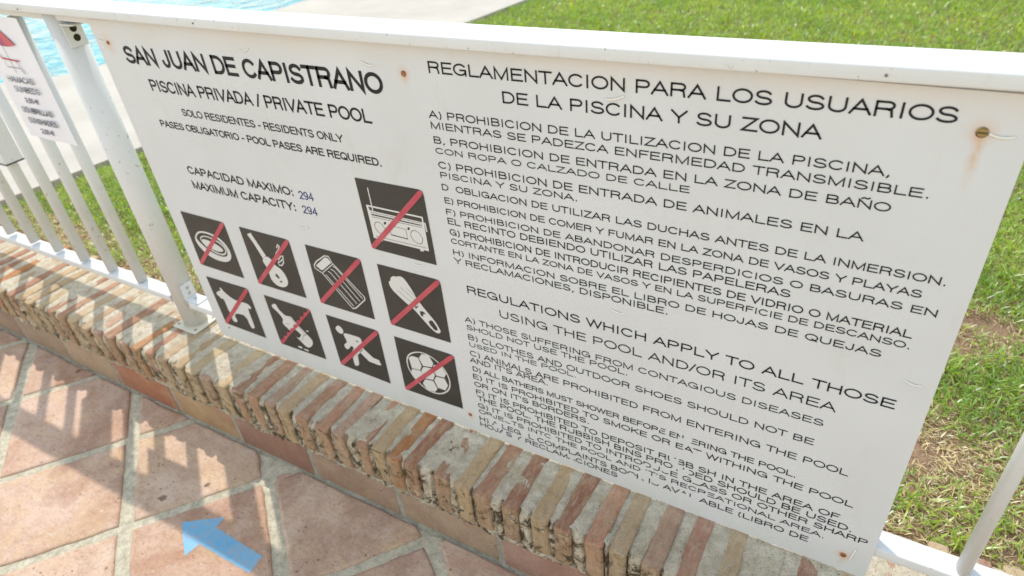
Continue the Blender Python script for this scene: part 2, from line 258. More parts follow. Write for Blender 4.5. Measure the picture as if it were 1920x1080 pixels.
DATA=r'''{"T":[["SAN JUAN DE CAPISTRANO",0.0332,0.9744,0.691,0.9729,0.0347,0.15,0],["PISCINA PRIVADA / PRIVATE POOL",0.0785,0.922,0.6526,0.9208,0.024,0.13,0],["SOLO RESIDENTES - RESIDENTS ONLY",0.1495,0.8776,0.577,0.877,0.0151,0.13,0],["PASES OBLIGATORIO - POOL PASES ARE REQUIRED.",0.0609,0.8442,0.6528,0.8439,0.015,0.14,0],["CAPACIDAD MAXIMO:",0.0917,0.7412,0.407,0.7428,0.0186,0.14,0],["294",0.4232,0.7405,0.4613,0.7418,0.0178,0.105,1],["MAXIMUM CAPACITY:",0.0898,0.7048,0.4015,0.7084,0.0195,0.14,0],["294",0.4214,0.7086,0.4606,0.7092,0.0178,0.105,1],["REGLAMENTACION PARA LOS USUARIOS",0.7845,1.0152,1.4536,1.0168,0.0177,0.12,0],["DE LA PISCINA Y SU ZONA",0.9076,0.9822,1.3296,0.9831,0.0174,0.12,0],["A) PROHIBICION DE LA UTILIZACION DE LA PISCINA,",0.7716,0.9448,1.4062,0.949,0.0123,0.12,0],["MIENTRAS SE PADEZCA ENFERMEDAD TRANSMISIBLE.",0.7727,0.9276,1.4488,0.9292,0.0117,0.12,0],["B, PROHIBICION DE ENTRADA EN LA ZONA DE BAÑO",0.7738,0.9034,1.4164,0.9056,0.0119,0.12,0],["CON ROPA O CALZADO DE CALLE",0.7737,0.8862,1.1836,0.8884,0.0102,0.12,0],["C) PROHIBICION DE ENTRADA DE ANIMALES EN LA",0.7749,0.8608,1.397,0.8622,0.0123,0.12,0],["PISCINA Y SU ZONA.",0.7759,0.8436,1.0191,0.8457,0.0109,0.12,0],["D  OBLIGACION DE UTILIZAR LAS DUCHAS ANTES DE LA INMERSION.",0.775,0.8216,1.4922,0.8222,0.0115,0.12,0],["E) PROHIBICION DE COMER Y FUMAR EN LA ZONA DE VASOS Y PLAYAS",0.7764,0.7974,1.4728,0.7992,0.0113,0.12,0],["F) PROHIBICION DE ABANDONAR DESPERDICIOS O BASURAS EN",0.7759,0.7759,1.4943,0.7767,0.0112,0.12,0],["EL RECINTO DEBIENDO UTILIZAR LAS PAPELERAS",0.776,0.7576,1.3288,0.7588,0.0123,0.12,0],["G) PROHIBICION DE INTRODUCIR RECIPIENTES DE VIDRIO O MATERIAL",0.7765,0.736,1.4772,0.7375,0.0124,0.12,0],["CORTANTE EN LA ZONA DE VASOS Y EN LA SUPERFICIE DE DESCANSO.",0.7765,0.719,1.4779,0.7203,0.0107,0.12,0],["H) INFORMACION SOBRE EL LIBRO DE HOJAS DE QUEJAS",0.7773,0.6957,1.4505,0.697,0.0117,0.12,0],["Y RECLAMACIONES, DISPONIBLE.",0.7768,0.6778,1.1642,0.6804,0.0121,0.12,0],["REGULATIONS WHICH APPLY TO ALL THOSE",0.7958,0.6178,1.4844,0.6158,0.0168,0.12,0],["USING THE POOL AND/OR ITS AREA",0.86,0.5818,1.4168,0.581,0.017,0.12,0],["A) THOSE SUFFERING FROM CONTAGIOUS DISEASES",0.7798,0.5474,1.406,0.5475,0.0126,0.13,0],["SHOLD NOT USE THE POOL.",0.7818,0.529,1.1025,0.5328,0.0118,0.13,0],["B) CLOTHES AND OUTDOOR SHOES SHOULD NOT BE",0.7816,0.5046,1.4002,0.5038,0.0132,0.13,0],["USED IN THE POOL.",0.7818,0.4872,1.0064,0.4914,0.0109,0.13,0],["C) ANIMALS ARE PROHIBITED FROM ENTERING THE POOL",0.7798,0.4635,1.4556,0.4617,0.0138,0.13,0],["AND IT'S AREA.",0.7768,0.4454,0.948,0.4491,0.0132,0.13,0],["D) ALL BATHERS MUST SHOWER BEFORE ENTERING THE POOL.",0.7808,0.4233,1.3866,0.4218,0.0127,0.14,0],["E) IT IS PROHIBITED TO SMOKE OR EAT WITHING THE POOL",0.7787,0.4023,1.475,0.3975,0.0132,0.14,0],["OR ON IT'S BORDERS.",0.7786,0.3819,1.0299,0.3835,0.0132,0.14,0],["F) IT IS PROHIBITED TO DEPOSIT RUBBISH IN THE AREA OF",0.7802,0.3601,1.4622,0.3592,0.0136,0.14,0],["THE POOL. THE RUBBISH BINS PROVIDED SHOULD BE USED.",0.7807,0.3424,1.4829,0.3406,0.0138,0.14,0],["G) IT IS PROHIBITED TO INTRODUCE GLASS OR OTHER SHARP",0.7799,0.3219,1.5096,0.3226,0.0132,0.14,0],["OBJECTS INTO THE POOL AND IT'S RECREATIONAL AREA.",0.7797,0.3051,1.4486,0.3021,0.0118,0.14,0],["H) A LEGAL COMPLAINTS BOOK IS AVAILABLE (LIBRO DE",0.7787,0.2827,1.4283,0.279,0.0134,0.14,0],["HOJAS Y RECLAMACIONES",0.7784,0.2659,1.0876,0.2629,0.0129,0.14,0]],"pic":{"swim_ring":[["poly",[[0.016,0.565],[0.0344,0.5823],[0.0518,0.5884],[0.0759,0.5901],[0.1041,0.5856],[0.1248,0.5724],[0.1335,0.5528],[0.1312,0.5352],[0.1184,0.521],[0.0992,0.513],[0.0734,0.5112],[0.0446,0.5167],[0.0235,0.532],[0.0136,0.5496]],{"c":"white","l":1}],["poly",[[0.0219,0.565],[0.036,0.578],[0.0507,0.5835],[0.0734,0.5853],[0.0984,0.58],[0.1167,0.5682],[0.1239,0.5529],[0.1194,0.5373],[0.1071,0.5294],[0.0874,0.5271],[0.0584,0.5314],[0.0368,0.5449],[0.0232,0.5568]],{"c":"black","l":2}],["poly",[[0.0342,0.5641],[0.0435,0.573],[0.0602,0.5776],[0.0814,0.577],[0.1034,0.5718],[0.1176,0.5636],[0.1218,0.5549],[0.1186,0.5444],[0.1078,0.534],[0.0896,0.5313],[0.0633,0.535],[0.0418,0.5487]],{"c":"white","l":3}],["poly",[[0.0377,0.5637],[0.0453,0.5703],[0.0591,0.5745],[0.0792,0.5736],[0.0999,0.5679],[0.1136,0.5602],[0.1173,0.5518],[0.1144,0.5446],[0.1048,0.5374],[0.0898,0.5352],[0.0654,0.5392],[0.0451,0.5518]],{"c":"black","l":4}],["poly",[[0.0399,0.5618],[0.0485,0.5661],[0.0651,0.5661],[0.0921,0.5613],[0.1066,0.5538],[0.1102,0.5474],[0.1017,0.5424],[0.0828,0.5397],[0.0604,0.5448],[0.0428,0.5534]],{"c":"white","l":5}]],"ukulele":[["poly",[[0.2186,0.6159],[0.233,0.6225],[0.2352,0.6155],[0.2394,0.6073],[0.258,0.5692],[0.2442,0.5596],[0.2294,0.5972],[0.2254,0.6043]],{"c":"white","l":1}],["poly",[[0.2439,0.5588],[0.2523,0.5655],[0.2616,0.5678],[0.2712,0.5643],[0.2744,0.5568],[0.2787,0.5486],[0.291,0.5445],[0.3006,0.534],[0.305,0.5184],[0.301,0.503],[0.2907,0.494],[0.2776,0.4892],[0.2609,0.4896],[0.2484,0.501],[0.2472,0.5178],[0.25,0.533],[0.243,0.5432],[0.2406,0.5509]],{"c":"white","l":1}],["poly",[[0.2685,0.5229],[0.2736,0.5254],[0.2792,0.5181],[0.2796,0.5142],[0.2742,0.5127],[0.2688,0.5166]],{"c":"black","l":2}],["poly",[[0.2757,0.5058],[0.2824,0.5088],[0.2852,0.5072],[0.2817,0.5032],[0.2769,0.503]],{"c":"black","l":2}],["line",[[0.3036,0.6006],[0.3099,0.6099],[0.3135,0.6073],[0.3084,0.5972],[0.2961,0.5852],[0.2921,0.5786]],{"c":"white","l":1,"w":0.0028}],["line",[[0.2961,0.568],[0.3075,0.5799],[0.315,0.5817],[0.3135,0.5745],[0.3002,0.5643],[0.2921,0.5601],[0.293,0.5532],[0.3015,0.5542],[0.3111,0.5648],[0.3126,0.572]],{"c":"white","l":1,"w":0.0028}]],"air_mattress":[["line",[[0.407,0.5817],[0.4162,0.5928],[0.4455,0.614],[0.4569,0.6155],[0.4632,0.6004],[0.5306,0.5337],[0.5301,0.5266],[0.4978,0.4958],[0.4872,0.4914],[0.425,0.5661],[0.4072,0.5739],[0.407,0.5817]],{"c":"white","l":1,"w":0.0026}],["poly",[[0.4118,0.5817],[0.4455,0.6102],[0.4542,0.6103],[0.4602,0.6004],[0.428,0.574],[0.4227,0.5745]],{"c":"white","l":1}],["line",[[0.4233,0.5652],[0.4658,0.5996]],{"c":"white","l":1,"w":0.002}],["line",[[0.4342,0.564],[0.4371,0.5613],[0.4916,0.4994]],{"c":"white","l":1,"w":0.0022}],["line",[[0.4448,0.5752],[0.4497,0.5736],[0.503,0.5097]],{"c":"white","l":1,"w":0.0022}],["line",[[0.4546,0.583],[0.461,0.582],[0.5139,0.5187]],{"c":"white","l":1,"w":0.0022}],["line",[[0.4638,0.5925],[0.4696,0.5904],[0.5238,0.5283]],{"c":"white","l":1,"w":0.0022}]],"swim_fins":[["poly",[[0.607,0.5931],[0.6147,0.5972],[0.6144,0.6034],[0.6242,0.6111],[0.6304,0.6103],[0.6381,0.6142],[0.6466,0.614],[0.6544,0.6057],[0.666,0.5848],[0.6717,0.5706],[0.6807,0.5571],[0.6918,0.5432],[0.7076,0.525],[0.7152,0.5086],[0.7168,0.5028],[0.7132,0.4972],[0.7066,0.4958],[0.7005,0.4976],[0.6892,0.507],[0.6556,0.5449],[0.6474,0.5474],[0.6267,0.5631],[0.6111,0.577]],{"c":"white","l":1}],["poly",[[0.6906,0.5197],[0.6969,0.525],[0.7011,0.5246],[0.7093,0.5112],[0.71,0.5046],[0.7054,0.5014],[0.7014,0.5024],[0.6926,0.5126]],{"c":"black","l":2}],["poly",[[0.673,0.5401],[0.6814,0.5421],[0.6884,0.5362],[0.6809,0.5358],[0.6792,0.5278],[0.6738,0.53]],{"c":"black","l":2}],["line",[[0.6364,0.5872],[0.6682,0.5641]],{"c":"black","l":2,"w":0.0008}],["line",[[0.6266,0.577],[0.6591,0.5562]],{"c":"black","l":2,"w":0.0008}],["line",[[0.652,0.5893],[0.6709,0.5724]],{"c":"black","l":2,"w":0.0008}],["poly",[[0.6606,0.55],[0.6663,0.5496],[0.6754,0.5552],[0.6706,0.5499],[0.6638,0.5424],[0.663,0.5472]],{"c":"black","l":2}]],"dog":[["poly",[[0.0099,0.3996],[0.0249,0.4098],[0.0333,0.4116],[0.032,0.4221],[0.0402,0.4212],[0.044,0.4119],[0.0693,0.3972],[0.0879,0.3957],[0.1209,0.3984],[0.1305,0.3918],[0.1312,0.3852],[0.1242,0.3812],[0.1174,0.3839],[0.1164,0.367],[0.1164,0.322],[0.1077,0.3142],[0.0988,0.3163],[0.0973,0.3528],[0.0622,0.3507],[0.0488,0.3381],[0.0534,0.3222],[0.0459,0.3156],[0.0346,0.3163],[0.0333,0.3274],[0.035,0.3453],[0.0322,0.3501],[0.0322,0.388],[0.0186,0.3839],[0.0186,0.3904],[0.0106,0.3927]],{"c":"white","l":1}]],"broken_bottle":[["poly",[[0.215,0.4202],[0.2244,0.4274],[0.2326,0.4284],[0.2344,0.416],[0.2517,0.4],[0.2619,0.4023],[0.2736,0.4041],[0.2784,0.3924],[0.304,0.3658],[0.3213,0.35],[0.3194,0.3355],[0.3074,0.3219],[0.2938,0.3163],[0.2826,0.3259],[0.2696,0.3381],[0.252,0.3543],[0.2328,0.37],[0.2356,0.379],[0.2409,0.3874],[0.2286,0.4048],[0.2145,0.4138]],{"c":"white","l":1}],["poly",[[0.2607,0.358],[0.2692,0.3654],[0.2759,0.3634],[0.2874,0.3535],[0.2766,0.3399],[0.2674,0.3408],[0.2563,0.3489]],{"c":"black","l":2}],["line",[[0.2636,0.3989],[0.2726,0.399],[0.2766,0.3891],[0.2991,0.3636],[0.2992,0.3561],[0.2907,0.3501],[0.29,0.3422],[0.2812,0.3364]],{"c":"black","l":2,"w":0.0009}],["line",[[0.3003,0.3552],[0.31,0.3664],[0.3138,0.3609],[0.3192,0.36]],{"c":"black","l":2,"w":0.0012}],["poly",[[0.3081,0.373],[0.3164,0.3762],[0.3198,0.3741],[0.3126,0.3712]],{"c":"white","l":1}],["poly",[[0.261,0.3106],[0.2749,0.3127],[0.2742,0.3062],[0.2679,0.3056],[0.261,0.3067]],{"c":"white","l":1}],["poly",[[0.2794,0.3086],[0.2958,0.3094],[0.2922,0.3034],[0.2811,0.3052]],{"c":"white","l":1}],["line",[[0.243,0.3711],[0.2513,0.3759],[0.2565,0.378]],{"c":"black","l":2,"w":0.0009}]],"running_person":[["poly",[[0.4155,0.4174],[0.4209,0.4233],[0.4269,0.4262],[0.4334,0.4232],[0.4374,0.4174],[0.4366,0.4101],[0.4318,0.4041],[0.4248,0.402],[0.4174,0.4068],[0.4144,0.412]],{"c":"white","l":1}],["poly",[[0.4335,0.4034],[0.4408,0.4095],[0.4828,0.4112],[0.4868,0.4068],[0.4868,0.3927],[0.487,0.3799],[0.4638,0.353],[0.444,0.34],[0.444,0.3534],[0.4568,0.3715],[0.4522,0.3757],[0.446,0.3726],[0.4396,0.3627],[0.4317,0.3588],[0.4264,0.3658],[0.4287,0.3736],[0.4411,0.3831]],{"c":"white","l":1}],["poly",[[0.4857,0.3801],[0.509,0.3609],[0.5256,0.3598],[0.529,0.3458],[0.5199,0.3432],[0.4932,0.3444],[0.4713,0.3645]],{"c":"white","l":1}],["poly",[[0.444,0.34],[0.4623,0.3531],[0.4588,0.3244],[0.4538,0.3172],[0.4446,0.3138],[0.4428,0.3201]],{"c":"white","l":1}],["poly",[[0.4682,0.3972],[0.4748,0.3972],[0.4749,0.393],[0.4701,0.3942]],{"c":"black","l":2}]],"football":[["poly",[[0.6072,0.3899],[0.613,0.4044],[0.6262,0.418],[0.6476,0.4281],[0.6692,0.429],[0.691,0.42],[0.7092,0.403],[0.7181,0.3782],[0.7168,0.3553],[0.7072,0.3364],[0.6889,0.3213],[0.667,0.3148],[0.6418,0.3205],[0.6194,0.3402],[0.6068,0.3657]],{"c":"white","l":1}],["poly",[[0.6103,0.3889],[0.6158,0.4027],[0.6282,0.4156],[0.6483,0.4252],[0.6689,0.4262],[0.6896,0.4176],[0.7066,0.4015],[0.715,0.378],[0.7138,0.3566],[0.7047,0.3387],[0.6874,0.3243],[0.6667,0.3182],[0.643,0.3237],[0.6218,0.3423],[0.6099,0.3663]],{"c":"black","l":2}],["poly",[[0.6159,0.3993],[0.6268,0.4084],[0.6423,0.4084],[0.6477,0.3877],[0.6414,0.3742],[0.619,0.3711]],{"c":"white","l":3}],["poly",[[0.6546,0.4232],[0.6723,0.4262],[0.6813,0.407],[0.6752,0.3944],[0.6522,0.3894],[0.6444,0.4086]],{"c":"white","l":3}],["poly",[[0.6186,0.3687],[0.641,0.3722],[0.6483,0.3642],[0.645,0.3501],[0.6207,0.3408],[0.613,0.3552]],{"c":"white","l":3}],["poly",[[0.652,0.3867],[0.6732,0.3906],[0.6799,0.3748],[0.6723,0.3578],[0.6495,0.3532],[0.6438,0.3729]],{"c":"white","l":3}],["poly",[[0.6818,0.403],[0.7012,0.4074],[0.7104,0.3891],[0.7038,0.376],[0.6834,0.3738],[0.6762,0.39]],{"c":"white","l":3}],["poly",[[0.6498,0.3505],[0.6717,0.3541],[0.6792,0.3348],[0.6709,0.3219],[0.6502,0.3204],[0.6408,0.3355]],{"c":"white","l":3}],["poly",[[0.6822,0.3706],[0.704,0.3727],[0.7098,0.3555],[0.7002,0.3382],[0.6809,0.3382],[0.6747,0.3573]],{"c":"white","l":3}]],"radio":[["poly",[[0.5958,0.7608],[0.7232,0.7607],[0.7236,0.7354],[0.7238,0.6903],[0.5964,0.6904],[0.5964,0.7234]],{"c":"white","l":1}],["poly",[[0.6003,0.7574],[0.6804,0.7575],[0.7198,0.7575],[0.7206,0.7494],[0.6024,0.7502]],{"c":"black","l":2}],["poly",[[0.6033,0.7435],[0.7146,0.7435],[0.715,0.7412],[0.604,0.7405]],{"c":"black","l":2}],["line",[[0.6036,0.7468],[0.7176,0.747]],{"c":"black","l":2,"w":0.0009}],["line",[[0.6032,0.737],[0.7153,0.7382],[0.7178,0.7449]],{"c":"black","l":2,"w":0.0009}],["line",[[0.603,0.6952],[0.719,0.6961]],{"c":"black","l":2,"w":0.0009}],["line",[[0.6534,0.7269],[0.6795,0.726],[0.6792,0.7064],[0.6417,0.7076],[0.6402,0.7156]],{"c":"black","l":2,"w":0.0009}],["line",[[0.6416,0.707],[0.6792,0.7061]],{"c":"black","l":2,"w":0.002}],["line",[[0.6892,0.7208],[0.6936,0.7268],[0.7018,0.7285],[0.7098,0.7242],[0.7144,0.7152],[0.7132,0.7076],[0.7083,0.7023],[0.7004,0.7017],[0.6922,0.7065],[0.6886,0.7131],[0.6892,0.7208]],{"c":"black","l":2,"w":0.0011}],["line",[[0.6053,0.7206],[0.6099,0.7266],[0.6178,0.7288],[0.625,0.7246],[0.6302,0.7155],[0.6292,0.7077],[0.6249,0.7026],[0.6176,0.7029],[0.6095,0.7081],[0.6056,0.714],[0.6053,0.7206]],{"c":"black","l":2,"w":0.0011}],["poly",[[0.6357,0.73],[0.6342,0.7275],[0.6315,0.726],[0.6296,0.7266],[0.6292,0.729],[0.6309,0.7315],[0.6336,0.7328],[0.6356,0.732]],{"c":"black","l":2}],["poly",[[0.6892,0.7299],[0.6878,0.7273],[0.6853,0.726],[0.6834,0.7266],[0.6831,0.7287],[0.6846,0.7312],[0.6872,0.7326],[0.6889,0.7318]],{"c":"black","l":2}],["line",[[0.6093,0.796],[0.6095,0.7612],[0.6095,0.7512]],{"c":"white","l":3,"w":0.0024}],["line",[[0.7256,0.748],[0.7266,0.7328]],{"c":"white","l":1,"w":0.003}],["poly",[[0.7035,0.6903],[0.7121,0.6908],[0.7116,0.6868],[0.7041,0.6862]],{"c":"white","l":1}],["poly",[[0.6123,0.6901],[0.6177,0.6901],[0.6163,0.6866],[0.6126,0.6872]],{"c":"white","l":1}]]},"sq":{"swim_ring":[[0.0006,0.6309],[0.149,0.6309],[0.1479,0.4794],[-0.0058,0.481]],"ukulele":[[0.1986,0.6306],[0.3498,0.6304],[0.3483,0.479],[0.1963,0.4779]],"air_mattress":[[0.3966,0.63],[0.546,0.6306],[0.5444,0.4794],[0.3915,0.4788]],"swim_fins":[[0.5878,0.6298],[0.7368,0.6304],[0.7371,0.4808],[0.5871,0.4798]],"dog":[[-0.0052,0.4458],[0.1455,0.449],[0.1458,0.2964],[-0.0028,0.2979]],"broken_bottle":[[0.1989,0.446],[0.3472,0.4465],[0.3494,0.2989],[0.1983,0.297]],"running_person":[[0.3954,0.447],[0.5451,0.4488],[0.5429,0.2958],[0.3963,0.2997]],"football":[[0.5876,0.4485],[0.739,0.449],[0.7386,0.2996],[0.5847,0.295]],"radio":[[0.5829,0.8125],[0.7336,0.8138],[0.7355,0.6632],[0.5849,0.6644]]},"scr":{"a":[0.7362,1.0103],"b":[-0.0075,1.0118],"c":[1.4781,1.0107],"d":[0.7554,0.2895],"e":[1.4832,0.2797],"f":[0.0027,0.2845]},"ties":[[0.3915,1.0238],[0.667,1.021],[1.0768,1.007],[1.0844,0.6634],[1.4948,0.6687],[0.6928,0.6549],[0.41,0.6747],[1.4967,0.2889],[-0.0241,1.016],[1.4958,1.0095]],"arrow":[[0.1325,-0.374],[0.2163,-0.3172],[0.2217,-0.3466],[0.3819,-0.3507],[0.3876,-0.3946],[0.2223,-0.3948],[0.2162,-0.432]],"worn":[[1.2082,0.4292],[1.1577,0.4233],[1.2302,0.4119],[1.1925,0.3693],[1.2087,0.3634],[1.2162,0.3484],[1.1664,0.3369],[1.1748,0.334],[1.1436,0.3178],[1.2326,0.3616],[1.1307,0.286],[1.1598,0.294],[1.2069,0.292],[1.2206,0.2845],[1.2344,0.2949],[1.2273,0.3255],[1.2672,0.3207],[1.2603,0.3096],[0.8085,0.2947],[0.8464,0.3116],[0.818,0.283],[1.0042,0.2694],[1.0082,0.2686],[0.8805,0.3216],[0.9318,0.3066],[0.8727,0.2792],[1.1242,0.3349],[1.0899,0.2874]]}'''
D=json.loads(DATA)
scr=D['scr']
RUST=[(*scr['c'],.0080,.095,.85),(*scr['e'],.007,.045,.9),(*scr['a'],.007,.03,.8),(*scr['b'],.012,.04,.6),(*scr['d'],.007,.035,.6)]
SIGNM=sign_mat()

# ---------------- setting: terrace floor, lawn, deck, pool ----------------
def poly_sheet(name,outer,hole,z,mat,depth=0,**k):
    bm=bmesh.new()
    def loop(pts):
        vs=[bm.verts.new((x,y,z)) for x,y in pts]; return [bm.edges.new((vs[i],vs[(i+1)%len(vs)])) for i in range(len(vs))]
    e=loop(outer)
    if hole: e+=loop(hole)
    bmesh.ops.triangle_fill(bm,edges=e,use_beauty=True,use_dissolve=False)
    for f in bm.faces:
        f.normal_update()
        if f.normal.z<0: f.normal_flip()
    if depth:
        for ed in [x for x in bm.edges if x.is_boundary]:
            a,b=ed.verts; c=bm.verts.new(a.co-Vector((0,0,depth))); d=bm.verts.new(b.co-Vector((0,0,depth))); bm.faces.new((a,b,d,c))
    return obj(name,bm_mesh(name,bm),mat,None,kind='structure',**k)
def xd(y): return -1.70+.145*y
DO=[(-14,.142),(xd(.142),.142),(xd(1.5),1.5),(xd(3),3),(xd(6),6),(xd(14),14),(-14,14)]
PO=[(-3.21,1.47),(-3.17,1.75),(-3.09,3.3),(-2.95,5),(-2.6,9),(-12,10),(-12,.72),(-4.2,.75),(-3.52,1.22)]
floor=obj('terrace_floor',mesh('terrace_floor',[(-60,-60,0),(60,-60,0),(60,.0,0),(-60,.0,0)],[(0,1,2,3)]),GROUT,None,kind='structure')
poly_sheet('lawn_ground',[(-300,.135),(300,.135),(300,400),(-300,400)],DO,.192,SOIL)
poly_sheet('pool_deck',DO,PO,.225,DECK,depth=.12)
poly_sheet('pool_water',[(x,y) for x,y in PO],None,.135,WATER)
bm=bmesh.new(); vs=[[bm.verts.new((x,y,z)) for x,y in PO] for z in (.20,-1.2)]
for i in range(len(PO)): bm.faces.new((vs[0][i],vs[0][(i+1)%len(PO)],vs[1][(i+1)%len(PO)],vs[1][i]))
bm.faces.new(vs[1]); obj('pool_basin',bm_mesh('pool_basin',bm),plain('pool_tile_blue',(.25,.62,.68),.4),None,kind='structure')

# ---------------- terracotta floor tiles: pieces of the floor ----------------
AB=R(-38); ub=Vector((math.cos(AB),math.sin(AB)))            # joints of one family
AA=R(51.3); ua=Vector((math.cos(AA),math.sin(AA)))
nb=Vector((-ub.y,ub.x)); na=Vector((-ua.y,ua.x))
# measured joint centre lines (signed distances)
bl={0:nb.dot(Vector((-.684,-.34))),1:nb.dot(Vector((-.115,-.345))),2:nb.dot(Vector((.300,-.243))),3:nb.dot(Vector((.725,-.165)))}
al={0:na.dot(Vector((-.698,-.284))),1:na.dot(Vector((-.335,-.385))),2:na.dot(Vector((.009,-.455))),3:na.dot(Vector((.635,-.224)))}
def ext(d,lo,hi):
    ks=sorted(d); st=(d[ks[-1]]-d[ks[0]])/(ks[-1]-ks[0]); o=dict(d)
    for k in range(lo,ks[0]): o[k]=d[ks[0]]-(ks[0]-k)*st
    for k in range(ks[-1]+1,hi): o[k]=d[ks[-1]]+(k-ks[-1])*st
    return o
bl=ext(bl,-8,10); al=ext(al,-9,11)
def cross(a,b):  # point with na.p=a, nb.p=b
    det=na.x*nb.y-na.y*nb.x; return Vector(((a*nb.y-na.y*b)/det,(na.x*b-a*nb.x)/det))
TCOL=[(.43,.258,.172),(.40,.235,.15),(.46,.295,.19),(.39,.24,.165),(.47,.315,.205),(.38,.215,.135)]
YCLIP=-.131
def clip_poly(pts,y):
    out=[]
    for i in range(len(pts)):
        a,b=pts[i],pts[(i+1)%len(pts)]
        if a.y<=y: out.append(a)
        if (a.y<=y)!=(b.y<=y):
            t=(y-a.y)/(b.y-a.y); out.append(a+(b-a)*t)
    return out
def tile_piece(name,pts,top,mat,parent,color,seed,bev=.004,sub=.03):
    """irregular slab from a convex outline: jittered edge, rounded arris"""
    r=random.Random(seed); P=[]
    for i in range(len(pts)):
        a,b=pts[i],pts[(i+1)%len(pts)]; L=(b-a).length; n=max(1,int(L/sub)); t=(b-a).normalized() if L>0 else Vector((1,0)); nn=Vector((t.y,-t.x))
        for k in range(n):
            f=k/n; j=(r.uniform(-.0022,.0022)) if k else 0
            if k==0: P.append(a+(b-a).normalized()*.004*r.random())
            else: P.append(a+(b-a)*f+nn*j)
    c=sum(P,Vector((0,0)))/len(P); n=len(P); v=[];f=[]
    tilt=(r.uniform(-.0012,.0012),r.uniform(-.0012,.0012))
    def zt(p): return top+(p.x-c.x)*tilt[0]+(p.y-c.y)*tilt[1]
    for p in P: v.append((p.x-c.x,p.y-c.y,-.012))
    for p in P: v.append((p.x-c.x,p.y-c.y,zt(p)-bev*.9))
    for p in P:
        q=c+(p-c)*(1-bev/max(.02,(p-c).length)); v.append((q.x-c.x,q.y-c.y,zt(p)-bev*.15))
    for p in P:
        q=c+(p-c)*(1-2.6*bev/max(.03,(p-c).length)); v.append((q.x-c.x,q.y-c.y,zt(p)))
    for l in range(3):
        for i in range(n): f.append((l*n+i,l*n+(i+1)%n,(l+1)*n+(i+1)%n,(l+1)*n+i))
    f.append(tuple(3*n+i for i in range(n)))
    me=mesh(name,v,f)
    me.polygons.foreach_set('use_smooth',[True]*(3*n)+[False])
    bm=bmesh.new(); bm.from_mesh(me); bmesh.ops.recalc_face_normals(bm,faces=bm.faces[:]); bm.to_mesh(me); bm.free()
    o=obj(name,me,mat,parent,(c.x,c.y,0)); o.color=(*color,1); return o
GA=.0125;GB=.0160
for i in range(-9,10):
    for j in range(-8,9):
        a0,a1=al[i],al[i+1]; b0,b1=bl[j],bl[j+1]
        if a0>a1: a0,a1=a1,a0
        if b0>b1: b0,b1=b1,b0
        q=[cross(a0+GA,b0+GB),cross(a1-GA,b0+GB),cross(a1-GA,b1-GB),cross(a0+GA,b1-GB)]
        area=sum(q[k].x*q[(k+1)%4].y-q[(k+1)%4].x*q[k].y for k in range(4))
        if area<0: q=q[::-1]
        c=sum(q,Vector((0,0)))/4
        if not(-2.3<c.x<2.2 and -2.3<c.y): continue
        q=clip_poly(q,YCLIP)
        if len(q)<3: continue
        ar=abs(sum(q[k].x*q[(k+1)%len(q)].y-q[(k+1)%len(q)].x*q[k].y for k in range(len(q))))/2
        if ar<.0012: continue
        col=TCOL[(i*7+j*3)%6] if ar>.02 else random.choice(TCOL)
        tile_piece('tile',q,.0052,TILE,floor,col,i*100+j)

tile_piece('tile',[Vector((.237,-.170)),Vector((.262,-.146)),Vector((.285,-.150)),Vector((.266,-.172)),Vector((.247,-.181))][::-1],.0030,TILE,floor,(.46,.27,.17),777,.002,.01)
